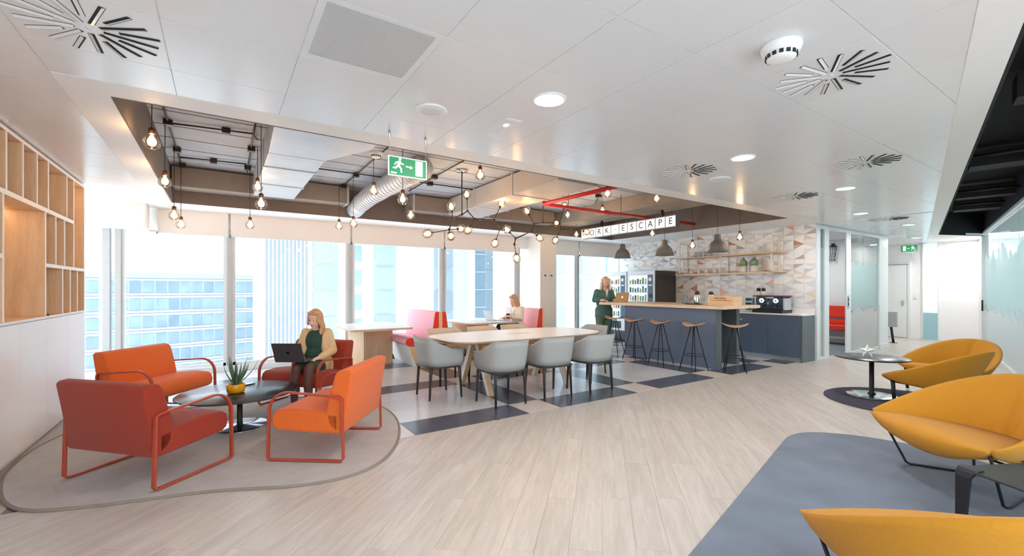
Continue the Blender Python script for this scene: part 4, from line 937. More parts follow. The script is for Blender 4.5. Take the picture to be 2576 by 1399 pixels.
# ================================================================== BAR
BT = 1.125
t = thing('bar_counter', 'long oak-topped bar on a slate blue panel', 'counter', (0, 0, 0))
MB().bb((7.12, 4.28, BT - .055), (8.33, 7.22, BT)).build('worktop', OAKX, t, bevel=.004); MB().bb((7.29, 4.52, 0), (7.31, 6.62, BT - .055)).build('front_panel', NAVYLAM, t)
MB().bb((7.31, 4.53, 0), (7.455, 6.61, BT - .055)).build('core', DGREYLAM, t); MB().bb((7.288, 4.505, 0), (7.457, 4.53, BT - .055)).build('end_panel', DGREYLAM, t)
MB().bb((7.6, 6.9, BT - .085), (7.72, 7.0, BT - .055)).build('bracket', FRAMEG, t); MB().bb((8.1, 4.6, 0), (8.2, 6.6, BT - .055)).build('rear_support', DGREYLAM, t)
def stool_proto(label, loc, rz):
    t = thing('bar_stool', label, 'bar stool', (loc[0], loc[1], 0), rz, 'wooden saddle bar stools')
    def seat(u, v, dz=0):
        a = 2 * PI * u; r = v; x = .15 * r * math.cos(a); y = .21 * r * math.sin(a); return (x, y, .80 + .04 * (y / .21) ** 2 * r - .02 * (x / .15) ** 2 * r - .012 * (1 - r) + dz)
    m = MB(); nu, nv = 36, 7
    for dz in (0, -.014): m.grid(lambda u, v: seat(u, max(v, .02), dz), nu, nv, cu=True)
    off = nu * nv
    for i in range(nu): i2 = (i + 1) % nu; m.f.append((i * nv + nv - 1, i2 * nv + nv - 1, off + i2 * nv + nv - 1, off + i * nv + nv - 1)); m.sm.append(True); m.mi.append(0)
    m.build('seat', wood('walnut_seat', (186, 148, 116), (212, 176, 142), .4, axis=1), t)
    MB().lathe([(.05, .765), (.06, .775), (.06, .782)], 16).build('mount_plate', BLACKM, t)
    for k in range(4):
        a = PI / 4 + k * PI / 2; MB().tube([(.04 * math.cos(a), .04 * math.sin(a), .775), (.235 * math.cos(a), .235 * math.sin(a), .004)], .0085, 8).build('leg', BLACKM, t)
    R = .19; MB().tube([(R * .92 * math.cos(2 * PI * k / 32), R * .92 * math.sin(2 * PI * k / 32), .26) for k in range(32)], .006, 6, closed=True).build('foot_ring', BLACKM, t)
    return t
s0 = stool_proto('saddle bar stool before the bar panel, second from the standing woman', (6.97, 6.07), .0); SG = 'wooden saddle bar stools'
dup(s0, (6.95, 5.42, 0), .1, 'saddle bar stool before the bar panel, middle of the row', SG); dup(s0, (6.95, 4.72, 0), -.05, 'saddle bar stool before the bar panel, nearest its dark end', SG); dup(s0, (7.38, 4.22, 0), .6, 'saddle bar stool at the dark end of the bar, turned sideways', SG)
dup(s0, (7.16, 6.8, 0), .3, 'saddle bar stool at the far end of the bar, beside the standing woman', SG); dup(s0, (8.55, 4.97, 0), .1, 'saddle bar stool behind the bar, mostly hidden by its dark end', SG)
t = thing('white_chair', 'white chair behind the bar, only a pale corner showing', 'chair', (8.85, 5.35, 0), 0)
MB().bb((-.2, -.2, .43), (.2, .2, .46)).build('seat', WHITE, t, bevel=.01); MB().bb((-.2, .17, .46), (.2, .2, .86)).build('backrest', WHITE, t, bevel=.01)
for sx in (-.17, .17):
    for sy in (-.17, .17): MB().tube([(sx, sy, .43), (sx * 1.1, sy * 1.1, 0)], .012, 8).build('leg', CHROME, t)
# things on the bar
t = thing('serving_tray', 'dark tray on the bar carrying a flask and glasses', 'tray', (7.6, 5.16, BT)); MB().lathe([(.15, 0), (.165, .012), (.16, .014), (.145, .006), (.0005, .006)], 32).build('tray', pm('dark_wood_tray', (92, 70, 48), .5), t)
def flask(label, loc, mat):
    t = thing('vacuum_flask', label, 'flask', loc, 0, 'vacuum flasks on the bar'); MB().lathe([(.06, 0), (.064, .01), (.06, .1), (.048, .165), (.04, .19)], 28).build('body', mat, t); MB().lathe([(.041, .19), (.045, .2), (.044, .22), (.034, .24), (.015, .25), (.0005, .252)], 24).build('lid', CHARCOAL, t)
    MB().tube([(.045, .02, .2), (.085, .035, .19), (.09, .04, .1), (.062, .02, .05)], .008, 8).build('handle', CHARCOAL, t)
flask('chrome vacuum flask on the dark tray', (7.62, 5.1, BT + .007), CHROME); flask('white vacuum flask beside the wooden crate', (7.6, 4.8, BT), pm('white_enamel', (240, 238, 236), .25))
for k, (dx, dy) in enumerate(((-.05, .05), (-.07, -.02), (.01, .1))):
    t = thing('drinking_glass', 'small glass on the dark tray, ' + ('left of the flask', 'in front of the flask', 'behind the flask')[k], 'glass', (7.6 + dx, 5.16 + dy, BT + .007), 0, 'glasses on the tray'); MB().lathe([(.0005, .003), (.028, .003), (.032, .09)], 20).build('tumbler', glass('tumbler_glass', (240, 244, 246), .05, .02, .35), t)
t = thing('glass_jug', 'clear glass jug on the bar, left of the dark tray', 'jug', (7.9, 5.55, BT)); MB().lathe([(.0005, .003), (.055, .003), (.06, .015), (.055, .09), (.042, .13), (.046, .15)], 24).build('body', glass('jug_glass', (225, 235, 240), .12, .02, .2), t)
MB().tube([(.05, 0, .13), (.09, 0, .11), (.09, 0, .05), (.055, 0, .04)], .007, 8).build('handle', glass('jug_glass', (225, 235, 240)), t)
t = thing('wooden_crate', 'pale wooden crate lettered refruiting on the bar', 'crate', (7.45, 4.53, BT)); PINE = wood('pine', (226, 186, 140), (242, 208, 168), .6, axis=1)
MB().bb((-.01, -.22, .0), (.01, .22, .085)).build('lower_board', PINE, t); MB().bb((-.01, -.22, .1), (.01, .22, .17)).build('upper_board', PINE, t)
for y in (-.2, .2): MB().bb((.01, y - .018, 0), (.03, y + .018, .17)).build('corner_batten', PINE, t)
MB().bb((.29, -.22, 0), (.31, .22, .17)).build('rear_board', PINE, t)
for y in (-.215, .215): MB().bb((.03, y - .008, .0), (.29, y + .008, .16)).build('side_board', PINE, t)
MB().bb((.0, -.21, 0), (.3, .21, .01)).build('bottom_board', PINE, t)
text('refruiting', .06, faceM((-.0108, 0, .135), (0, -1, 0), (0, 0, 1)), pm('burnt_ink', (92, 66, 38), .8), t)
# ================================================================== KITCHEN COUNTER
t = thing('kitchen_counter', 'slate blue kitchen base units under a white worktop by the tiled wall', 'counter')
MB().bb((9.28, 3.985, .9), (9.822, 7.15, .93)).build('worktop', LAM, t, bevel=.003); MB().bb((9.33, 4.02, .1), (9.822, 7.14, .9)).build('body', DGREYLAM, t); MB().bb((9.36, 4.02, 0), (9.822, 7.14, .1)).build('plinth', STEEL, t); MB().bb((9.3, 3.99, 0), (9.822, 4.018, .9)).build('end_panel', DGREYLAM, t)
for k in range(5): MB().bb((9.308, 4.02 + k * .62 + .0015, .1), (9.33, 4.02 + (k + 1) * .62 - .0015, .895)).build('door', NAVYLAM, t, bevel=.0015)
MB().bb((9.822, 3.99, .93), (9.832, 7.15, 1.03)).build('splashback', WHITE, t)
t = thing('coffee_machine', 'dark espresso machine with two round white brewing heads on the kitchen counter', 'coffee machine', (9.58, 4.68, .93), PI)
BM = pm('machine_navy', (58, 72, 92), .3, metal=.2, var=.05)
MB().bb((-.2, -.3, 0), (.22, .3, .07)).build('base', pm('machine_black', (34, 38, 44), .35), t, bevel=.008); MB().bb((-.18, -.27, .07), (.1, .27, .33)).build('body', BM, t, bevel=.01); MB().bb((-.2, -.3, .33), (.2, .3, .355)).build('top_tray', pm('plum_tray', (86, 42, 60), .4), t, bevel=.004)
MB().bb((-.15, .27, .05), (.12, .3, .3)).build('side_panel', STEEL, t); MB().bb((-.15, -.3, .05), (.12, -.27, .3)).build('side_panel', STEEL, t)
for y in (-.15, .13):
    h = MB().tube([(.1, y, .25), (.125, y, .25)], .062, 24).build('brew_head', CHROME, t); MB().tube([(.125, y, .25), (.129, y, .25)], .052, 24).build('dial', emis('dial_white', (244, 246, 248), .3), h); MB().tube([(.129, y, .25), (.133, y, .25)], .014, 12).build('button', BLACKM, h)
    MB().bb((.1, y - .08, .155), (.19, y + .08, .17)).build('spout_shelf', BLACKM, t); MB().tube([(.15, y, .155), (.15, y, .11)], .012, 8).build('spout', CHROME, t)
MB().tube([(.13, 0, .28), (.17, 0, .2), (.17, 0, .12)], .008, 8).build('steam_wand', CHROME, t); text('NESPRESSO', .032, faceM((.1012, 0, .31), (0, 1, 0), (0, 0, 1)), CHROME, t)
for k, y in enumerate((4.94, 4.84)):
    t = thing('syrup_bottle', 'small bottle with a dark cap on the coffee machine, %s one' % ('left', 'right')[k], 'bottle', (9.55, y, 1.286), 0, 'dark-capped bottles on the coffee machine'); MB().lathe([(.035, 0), (.038, .006), (.038, .08), (.034, .09)], 20).build('body', pm('cream_bottle', (232, 226, 214), .35), t); MB().lathe([(.038, .09), (.038, .15), (.034, .156), (.0005, .157)], 20).build('cap', BLACKM, t)
t = thing('cup_rack', 'blue patterned rack of cups and capsules beside the coffee machine', 'rack', (9.55, 5.09, .93))
MB().bb((-.12, -.07, 0), (.12, .07, .3)).build('body', pm('blue_print', (150, 196, 214), .4, var=.4, scale=14), t, bevel=.004)
for z in (.05, .15, .24): MB().bb((-.125, -.06, z), (-.12, .06, z + .05)).build('slot', BLACKM, t)
# wall shelf
t = thing('wall_shelf', 'two-tier oak wall shelf in a thin white steel frame on the tiled wall', 'shelf'); FR = pm('cream_steel', (236, 230, 222), .4)
XS0, XS1 = 9.5, 9.835
for z in (1.775, 2.175): MB().bb((XS0, 4.5, z - .012), (XS1, 6.98, z + .012)).build('shelf_board', wood('oak_y', (216, 176, 130), (236, 200, 156), .5, axis=1), t)
for y in (4.66, 5.78, 6.85):
    for x in (XS0 + .012, XS1 - .012): MB().bb((x - .012, y - .012, 1.74), (x + .012, y + .012, 2.54)).build('upright', FR, t)
    for z in (2.54, 1.755): MB().bb((XS0 + .003, y - .009, z - .009), (XS1 - .003, y + .009, z + .009)).build('cross_bar', FR, t)
MB().bb((XS0 + .004, 4.66, 1.748), (XS0 + .018, 6.85, 1.762)).build('rail', FR, t)
VG = [('left', 5.32), ('right', 5.08)]
for nm, y in VG:
    t = thing('glazed_bottle', 'green-shouldered ceramic bottle on the lower wall shelf, %s of the two' % nm, 'bottle', (9.64, y, 1.788), 0, 'green ceramic bottles on the wall shelf')
    MB().lathe([(.07, 0), (.076, .01), (.078, .14)], 28).build('lower_body', pm('cream_glaze', (234, 226, 212), .3, var=.05), t); MB().lathe([(.078, .14), (.077, .22), (.06, .265), (.03, .285), (.022, .31), (.026, .325), (.0005, .326)], 28).build('green_shoulder', pm('green_glaze', (128, 160, 120), .25, var=.2, scale=14), t)
for k in range(4):
    t = thing('cup', 'pale ceramic cup on the lower wall shelf, %s from the left' % ('first', 'second', 'third', 'fourth')[k], 'cup', (9.64, 6.6 - k * .2, 1.788), 0, 'pale cups on the wall shelf'); MB().lathe([(.036, 0), (.042, .006), (.046, .11), (.042, .11), (.038, .01), (.0005, .01)], 24).build('body', pm('blush_ceramic', (240, 222, 212), .4, var=.03), t); MB().tube([(-.005, .044, .09), (0, .075, .08), (0, .075, .04), (0, .043, .03)], .006, 8).build('handle', pm('blush_ceramic', (240, 222, 212)), t)
for k in range(4):
    t = thing('drinking_glass', 'clear tumbler on the upper wall shelf, %s from the left' % ('first', 'second', 'third', 'fourth')[k], 'glass', (9.66, 6.5 - k * .13, 2.188), 0, 'tumblers on the wall shelf'); MB().lathe([(.0005, .003), (.036, .003), (.042, .12)], 20).build('tumbler', glass('tumbler_glass', (232, 238, 242)), t)
def star(label, loc, rz, s, mat):
    t = thing('star_ornament', label, 'ornament', loc, rz); pts = []
    for k in range(10):
        a = PI / 2 + k * PI / 5; r = s if k % 2 == 0 else s * .45; pts.append((r * math.cos(a), r * math.sin(a) + s * .81))
    m = MB(); n = 10; m.v = [(0, a, b) for a, b in pts] + [(-.12 * s - .012, 0, s * .81), (.12 * s + .012, 0, s * .81)]; 
    m.f = [(i, (i + 1) % n, n) for i in range(n)] + [((i + 1) % n, i, n + 1) for i in range(n)]; m.sm = [False] * 20; m.mi = [0] * 20; m.build('star', mat, t); MB().bb((-.02, -s * .5, 0), (.02, -s * .42, .004)).bb((-.02, s * .42, 0), (.02, s * .5, .004)).build('foot', mat, t)
star('white five-pointed star on the upper wall shelf', (9.67, 5.1, 2.188), 0, .13, WHITE)
# vending machines
def vend(label, y0):
    t = thing('vending_machine', label, 'vending machine', (9.0, y0, 0), 0, 'vending machines by the window')
    MB().bb((.03, 0, .06), (.84, .88, 1.88)).build('cabinet', pm('brushed_dark_steel', (84, 80, 80), .35, metal=.6, var=.15, scale=2), t, bevel=.006); MB().bb((.06, .03, 0), (.8, .85, .06)).build('plinth', BLACKM, t)
    dr = MB().bb((0, .0, .3), (.03, .88, 1.88)).build('door', pm('vending_white', (228, 234, 238), .4), t, bevel=.006); MB().bb((-.006, .22, .62), (.0, .82, 1.78)).build('glass_front', glass('vend_glass', (238, 246, 250), .06, .02, .08, (230, 240, 244)), dr)
    MB().bb((-.0009, .225, .63), (-.0003, .815, 1.77)).build('lit_back', emis('vending_light', (236, 244, 248), .55), dr)
    MB().bb((-.004, .05, .62), (.0, .2, 1.78)).build('control_panel', pm('vending_blue', (70, 98, 122), .3), dr); MB().tube([(-.004, .125, 1.66), (-.01, .125, 1.66)], .05, 20).build('logo_disc', WHITE, dr); MB().bb((-.014, .06, 1.2), (-.004, .16, 1.3)).build('card_reader', BLACKM, dr); MB().bb((-.008, .07, 1.5), (-.004, .18, 1.53)).build('label_strip', WHITE, dr); MB().bb((-.012, .2, .36), (.0, .8, .55)).build('delivery_flap', BLACKM, dr)
    rv = random.Random(int(y0 * 10)); pal = [pm('pack_%d' % k, c, .5) for k, c in enumerate(((214, 90, 70), (90, 150, 190), (236, 206, 110), (120, 170, 110), (230, 230, 230), (90, 70, 60)))]
    for r in range(5):
        z = .68 + r * .215; MB().bb((-.0015, .23, z - .012), (-.0005, .81, z)).build('price_rail', WHITE, dr)
        for k in range(7): MB().bb((-.003, .245 + k * .082, z + .005), (-.0008, .245 + k * .082 + .06, z + .005 + rv.uniform(.1, .17))).build('snack_pack', pal[rv.randint(0, 5)], dr)
vend('vending machine with a dark steel side facing the bar', 7.2); vend('vending machine next to the window, behind the standing woman', 8.11)
# ================================================================== YELLOW ARMCHAIRS
def yellow(label, loc, deg, base, z0=RZ):
    t = thing('wing_armchair', label, 'armchair', (loc[0], loc[1], z0), math.radians(deg), 'mustard yellow wing armchairs')
    W_, D_ = .455, .60
    def plan(th, k=1.):
        s, c = math.sin(th), math.cos(th); return (-D_ * abs(c) ** 1.15 * k, W_ * (1 if s > 0 else -1) * abs(s) ** .92)
    def zt(th): return .42 + .37 * abs(math.cos(th)) ** 1.45
    def zb(th): return .395 - .15 * abs(math.cos(th)) ** .6
    ns = 97; rings = []
    for i in range(ns):
        th = -PI / 2 + PI * i / (ns - 1); th = max(-PI / 2 + .0001, min(PI / 2 - .0001, th)); c = abs(math.cos(th)); x, y = plan(th); T, B = zt(th), zb(th)
        nrm = Vector((-c, math.sin(th) * .9, 0)).normalized(); out = []
        for f, off in ((0, 0), (.12, .008), (.5, .016), (.9, .016), (1, .006), (1, -.014), (.9, -.022), (.5, -.03), (.12, -.022), (0, -.014)):
            fl = (.02 + .15 * c) * f ; th_ = off * (.35 + .65 * min(1, c * 3)) - .04 * c * (1 - f)
            if off < 0: th_ -= (.038 * math.sin(2 * th) ** 2 * math.sin(PI * min(1, f * .8 + .15)) - .026 * math.exp(-(th / .045) ** 2))
            p_ = Vector((x, y, 0)) + nrm * (fl + th_); out.append((p_.x, p_.y, B + (T - B) * f))
        rings.append(out)
    m = MB(); nv = 10; m.add([p for r in rings for p in r], [(i * nv + j, (i + 1) * nv + j, (i + 1) * nv + (j + 1) % nv, i * nv + (j + 1) % nv) for i in range(ns - 1) for j in range(nv)] + [tuple(range(nv)), tuple(reversed(range((ns - 1) * nv, ns * nv)))], True); m.build('shell', YELLOW, t)
    # lens-shaped seat
    nu = 33; rings = []
    for i in range(nu):
        u = -1 + 2 * i / (nu - 1); u = max(-.995, min(.995, u)); w = 1 - u * u; y = W_ * u
        th = math.asin(min(1, abs(u) ** (1 / .92))); xb = -D_ * math.cos(th) ** 1.15 * .96; xf = .03 + .075 * w
        zt_ = .405 + .015 * w; z_ = .395 - .155 * w ** .8
        out = [(xb, zt_ - .06 * w), (xb * .6, zt_ - .035 * w), (xb * .2, zt_ + .004 * w), (xf - .06 * w - .01, zt_ + .005 * w), (xf - .012 * w, zt_ - .02 * w), (xf, zt_ - .06 * w), (xf - .03 * w, z_ + .04 * w), (xf - .09 * w - .01, z_), (xb * .5, z_ - .005 * w), (xb, z_ + .02 * w)]
        rings.append([(a, y, b) for a, b in out])
    m = MB(); m.add([p for r in rings for p in r], [(i * nv + j, (i + 1) * nv + j, (i + 1) * nv + (j + 1) % nv, i * nv + (j + 1) % nv) for i in range(nu - 1) for j in range(nv)] + [tuple(range(nv)), tuple(reversed(range((nu - 1) * nv, nu * nv)))], True); m.build('seat', YELLOW, t)
    if base != 'sled': t.scale = (1, 1, .91)
    if base == 'sled':
        for s in (-1, 1):
            MB().tube([(-.02, s * .425, .385), (-.1, s * .39, .2), (-.175, s * .36, .025), (-.2, s * .352, .01), (-.24, s * .345, .008), (-.5, s * .2, .008), (-.53, s * .18, .02), (-.5, s * .16, .26)], .009, 8).build('sled_rod', BLACKM, t)
        MB().tube([(-.3, -.3, .245), (-.3, .3, .245)], .009, 8).build('cross_rod', BLACKM, t)
    else:
        for sx, sy in ((-.05, .39), (-.05, -.39), (-.46, .2), (-.46, -.2)):
            MB().tube([(sx, sy, .375 if sx > -.2 else .26), (sx - .02, sy * .98, 0)], [.023, .017], 12).build('leg', BLACKM, t)
    return t
yellow('mustard wing armchair in the right foreground, its back towards us', (2.55, .64), 50, 'sled'); yellow('mustard wing armchair facing us beside the black side table', (4.25, 1.02), 145, 'sled')
yellow('mustard wing armchair turned away at the small round table, nearer one', (7.22, 1.9), 78, 'legs'); yellow('mustard wing armchair facing the small round table, farthest one', (7.98, 1.80), 162, 'legs')
# small round table and star
t = thing('side_table', 'small round black table with chrome disc base on the plum rug', 'table', (7.22, 2.26, RZ)); MB().lathe([(.0005, .49), (.385, .49), (.4, .496), (.4, .503), (.393, .508), (.0005, .508)], 56).build('tabletop', DARKTOP, t)
MB().lathe([(.05, .016), (.032, .035), (.027, .06), (.027, .49)], 20).build('column', BLACKM, t); MB().lathe([(.28, 0), (.28, .006), (.265, .01), (.06, .016), (.0005, .018)], 48).build('base_disc', CHROME, t)
star('white five-pointed star standing on the small round table', (7.2, 2.3, .521), .31, .095, WHITE)
# black folded-steel side table in the foreground
t = thing('steel_side_table', 'black folded-steel side table between the front yellow armchairs', 'table', (3.72, .4, RZ), math.radians(-27)); th = .01
MB().bb((-.24, -.24, .36), (.24, .24, .372)).build('tabletop', pm('charcoal_powder', (58, 62, 64), .55, var=.08), t)
for sx, sy in ((-1, 1), (-1, -1), (1, -1), (1, 1)):
    m = MB(); prof = [(.0, .006), (.0, .33), (-.006, .36), (-.022, .378), (-.045, .386)]
    w = [.045, .075, .09, .1, .105]
    for (dx, z), wd in zip(prof, w):
        x = sx * (.25 + dx); m.v += [(x, sy * .24 - sy * wd, z), (x, sy * .245, z), (x - sx * .014, sy * .245, z - .006), (x - sx * .014, sy * .24 - sy * wd, z - .006)]
    m.f = [(i * 4 + k, i * 4 + (k + 1) % 4, i * 4 + 4 + (k + 1) % 4, i * 4 + 4 + k) for i in range(4) for k in range(4)] + [(0, 1, 2, 3), (16, 17, 18, 19)]; m.sm = [False] * 18; m.mi = [0] * 18; m.build('leg', BLACKM, t, bevel=.003)
# ================================================================== BEYOND THE PARTITION
t = thing('red_bench', 'red upholstered bench seen through the open meeting room door', 'bench', (13.2, 5.1, 0)); MB().bb((-.25, -.9, .37), (.2, .9, .5)).build('seat', RED, t, bevel=.02); MB().bb((.2, -.9, .5), (.3, .9, .62)).build('back_lower', RED, t, bevel=.02); MB().bb((.2, -.9, .68), (.3, .9, .98)).build('back_upper', RED, t, bevel=.02)
for y in (-.8, .8): MB().bb((-.2, y - .02, 0), (.15, y + .02, .37)).build('leg', CHROME, t)
t = thing('basketball_hoop', 'black net hoop on the meeting room wall', 'hoop', (13.585, 5.08, 2.55)); MB().tube([(-.12 + .12 * math.cos(2 * PI * k / 24), .12 * math.sin(2 * PI * k / 24), 0) for k in range(24)], .008, 6, closed=True).build('ring', BLACKM, t); MB().bb((-.02, -.04, -.02), (0, .04, .08)).build('bracket', BLACKM, t)
for k in range(14):
    a = 2 * PI * k / 14; MB().tube([(-.12 + .12 * math.cos(a), .12 * math.sin(a), 0), (-.12 + .08 * math.cos(a + .5), .08 * math.sin(a + .5), -.4)], .004, 5).build('net_cord', BLACKM, t)
t = thing('dispenser_stand', 'grey box on a slanted black post beside the white corridor wall', 'stand', (14.75, 4.2, 0)); MB().bb((-.05, -.13, .42), (.03, .1, .82)).build('grey_box', pm('stand_grey', (168, 176, 178), .5), t, bevel=.006); MB().tube([(0, 0, .42), (.03, -.04, .005)], .028, 10).build('post', BLACKM, t); MB().lathe([(.09, 0), (.09, .008), (.0005, .01)], 20, (.03, -.04, 0)).build('foot', BLACKM, t)
# ================================================================== PEOPLE
def organic(mb, name, mat, parent, vox=.008, it=5):
    o = mb.build(name, mat, parent)
    for p_ in o.data.polygons: p_.use_smooth = True
    r = o.modifiers.new('remesh', 'REMESH'); r.mode = 'VOXEL'; r.voxel_size = vox; r.use_smooth_shade = True
    s = o.modifiers.new('smooth', 'SMOOTH'); s.factor = .5; s.iterations = it
    return o
def limb(mb, pts, rs):
    for i in range(len(pts) - 1): mb.cap(pts[i], pts[i + 1], rs[i], rs[i + 1], 14)
def hand(mb, wrist, d, up, side, curl=.5):
    """palm, four fingers of unequal length, thumb off the side of the palm; side=+1 thumb towards +cross"""
    d = Vector(d).normalized(); up = Vector(up); up = (up - d * up.dot(d)).normalized(); s = up.cross(d) * side; w = Vector(wrist)
    M = Matrix((d, s, up)).transposed()
    mb.ball(w + d * .045, (.048, .038, .016), 14, 8, M); mb.cap(w, w + d * .03, .023, .024)
    for k, (off, ln) in enumerate(((.027, .068), (.009, .076), (-.009, .071), (-.026, .056))):
        a = w + d * .08 + s * off; b = a + (d * math.cos(curl * .5) - up * math.sin(curl * .5)) * ln * .5; c = b + (d * math.cos(curl * 1.3) - up * math.sin(curl * 1.3)) * ln * .5
        mb.cap(a, b, .0088, .008, 8); mb.cap(b, c, .008, .0068, 8)
    a = w + d * .03 + s * .03; b = a + (d * .6 + s * .75 - up * .25).normalized() * .036; c = b + (d * .95 + s * .2 - up * .3).normalized() * .03
    mb.cap(a, b, .0115, .0098, 8); mb.cap(b, c, .0098, .008, 8)
LIPS = pm('lip', (196, 84, 84), .45); EYE = pm('eye_dark', (62, 52, 48), .35); BROW = pm('brow', (150, 108, 78), .8)
def head(mb, c, yaw, pitch, t, k=1., lips=LIPS, brow=BROW):
    c = Vector(c); R = Matrix.Rotation(yaw, 3, 'Z') @ Matrix.Rotation(pitch, 3, 'Y')
    H = lambda x, y, z: c + R @ Vector((x * k, y * k, z * k))
    S = lambda *r: tuple(v * k for v in r)
    mb.ball(H(-.012, 0, .03), S(.09, .074, .086), 20, 14, R); mb.ball(H(.022, 0, -.03), S(.064, .06, .088), 20, 14, R); mb.ball(H(.05, 0, -.096), S(.026, .028, .02), 12, 8, R)
    mb.ball(H(.012, 0, -.075), S(.05, .052, .035), 14, 10, R)
    mb.cap(H(.08, 0, .012), H(.099, 0, -.03), .007 * k, .0115 * k, 8); mb.ball(H(.091, .011, -.033), S(.009, .008, .007)); mb.ball(H(.091, -.011, -.033), S(.009, .008, .007))
    mb.ball(H(.066, .03, -.028), S(.02, .022, .02)); mb.ball(H(.066, -.03, -.028), S(.02, .022, .02))
    for s in (-1, 1): mb.ball(H(-.006, s * .074, -.012), S(.018, .009, .028), 10, 8, R)
    mb.ball(H(.083, 0, -.062), S(.012, .022, .011), 10, 8, R)
    for s in (-1, 1):
        MB().ball(H(.079, s * .029, .003), S(.0085, .0105, .0042), 12, 8, R).build('eye', EYE, t); MB().cap(H(.0845, s * .018, .03), H(.0755, s * .044, .029), .0017 * k, .0012 * k, 8).build('eyebrow', brow, t)
    MB().ball(H(.0925, 0, -.058), S(.0055, .018, .0045), 12, 6, R).ball(H(.0915, 0, -.066), S(.0055, .016, .005), 12, 6, R).build('lips', lips, t)
    return H, R
def strand(mb, pts, r0, r1): 
    n = len(pts)
    for i in range(n - 1): mb.cap(pts[i], pts[i + 1], r0 + (r1 - r0) * i / (n - 1), r0 + (r1 - r0) * (i + 1) / (n - 1), 10)
def hair(H, R, t, mat, length, wave=.0, bulk=1., part=.2, only=None):
    mb = MB(); 
    mb.ball(H(-.03, 0, .042), (.092, .086, .086), 20, 14, R); mb.ball(H(-.05, 0, -.02), (.062, .08, .09), 18, 12, R)
    mb.ball(H(.028, .03, .092), (.05, .042, .026), 14, 8, R); mb.ball(H(.03, -.03, .09), (.045, .04, .026), 14, 8, R)
    for k in range(15):
        a = math.radians(62 + (236) * k / 14); dx, dy = math.cos(a), math.sin(a)
        if only and dy * only < -.25 and dx > -.4: ln = length * .45
        else: ln = length
        pts = []
        for j in range(6):
            f = j / 5; w = wave * math.sin(f * 9 + k * 1.7)
            pts.append(H(-.02 + dx * (.075 + .018 * f * bulk) + w * dy, dy * (.078 + .022 * f * bulk) - w * dx, .045 - ln * f))
        strand(mb, pts, .024, .016)
    return organic(mb, 'hair', mat, t, .006, 3)
# ---------------------------------------------------------------- woman with the dark laptop on her lap
W1 = thing('person', 'seated woman in beige cardigan and dark green dress with a dark laptop on her lap', 'person', (1.01, 6.01, RZ), math.radians(238))
b = MB()
b.ball((0, 0, .47), (.12, .165, .1)); b.ball((.0, 0, .6), (.1, .13, .12)); b.ball((0, 0, .76), (.1, .15, .14)); b.cap((0, .0, .88), (.03, 0, .96), .05, .043)
for s in (-1, 1):
    limb(b, [(-.01, s * .14, .86), (.0, s * .2, .64), (.21, s * .13, .575)], [.05, .042, .028])
    hand(b, (.225, s * .125, .574), (.95, -s * .35, -.12), (0, 0, 1), -s, .7)
limb(b, [(.02, .08, .45), (.42, .09, .48), (.46, .1, .1)], [.085, .058, .036]); limb(b, [(.02, -.08, .45), (.41, -.08, .475), (.40, -.11, .1)], [.085, .058, .036])
b.cap((.46, .1, .06), (.58, .12, .03), .034, .026); b.cap((.4, -.11, .06), (.52, -.13, .03), .034, .026)
H1, R1 = head(b, (.055, 0, 1.035), math.radians(-8), math.radians(14), W1, .97)
W1.scale = (.96, .92, 1)
organic(b, 'body', SKIN, W1, .0065, 4)
GRD = pm('dark_green_knit', (44, 74, 64), .9, var=.12, scale=40, bump=.3, bscale=300)
m_ = MB(); m_.ball((.012, 0, .47), (.135, .178, .105)); m_.ball((.02, 0, .6), (.115, .14, .13)); m_.ball((.02, 0, .755), (.112, .145, .14)); m_.ball((.01, 0, .845), (.08, .11, .06))
limb(m_, [(.02, .085, .455), (.34, .09, .475)], [.1, .082]); limb(m_, [(.02, -.085, .455), (.33, -.08, .472)], [.1, .082]); m_.ball((.2, 0, .455), (.17, .15, .07))
organic(m_, 'dress', GRD, W1, .009)
m_ = MB()
for p_, q_ in (((.02, .08, .45), (.42, .09, .48)), ((.02, -.08, .45), (.41, -.08, .475))): m_.cap(p_, q_, .088, .063)
limb(m_, [(.42, .09, .48), (.455, .095, .3), (.46, .1, .07)], [.064, .058, .039]); limb(m_, [(.41, -.08, .475), (.405, -.1, .3), (.4, -.11, .07)], [.064, .058, .039])
organic(m_, 'tights', pm('brown_tights', (104, 66, 58), .6, var=.08), W1, .008)
CARD = pm('beige_knit', (226, 192, 146), .9, var=.08, scale=30, bump=.4, bscale=220)
m_ = MB(); m_.ball((-.045, 0, .72), (.108, .182, .2)); m_.ball((-.04, 0, .52), (.13, .2, .15)); m_.ball((-.03, 0, .87), (.07, .15, .055)); m_.ball((-.06, .17, .42), (.11, .06, .12)); m_.ball((.03, .13, .72), (.07, .05, .16)); m_.ball((.03, -.13, .72), (.07, .05, .16)); m_.ball((.06, .16, .5), (.08, .045, .12))
for s in (-1, 1): limb(m_, [(-.015, s * .15, .855), (-.01, s * .215, .64), (.18, s * .145, .582)], [.064, .062, .045])
organic(m_, 'cardigan', CARD, W1, .009)
SHOE = pm('black_shoe', (32, 32, 36), .4); m_ = MB(); m_.cap((.45, .1, .04), (.6, .125, .028), .04, .03); organic(m_, 'shoe', SHOE, W1, .007); m_ = MB(); m_.cap((.39, -.11, .04), (.54, -.135, .028), .04, .03); organic(m_, 'shoe', SHOE, W1, .007)
hair(H1, R1, W1, pm('copper_blonde_hair', (206, 158, 118), .5, var=.3, scale=8, stretch=(14, 14, 1)), .25, .02, 1.2, only=1)
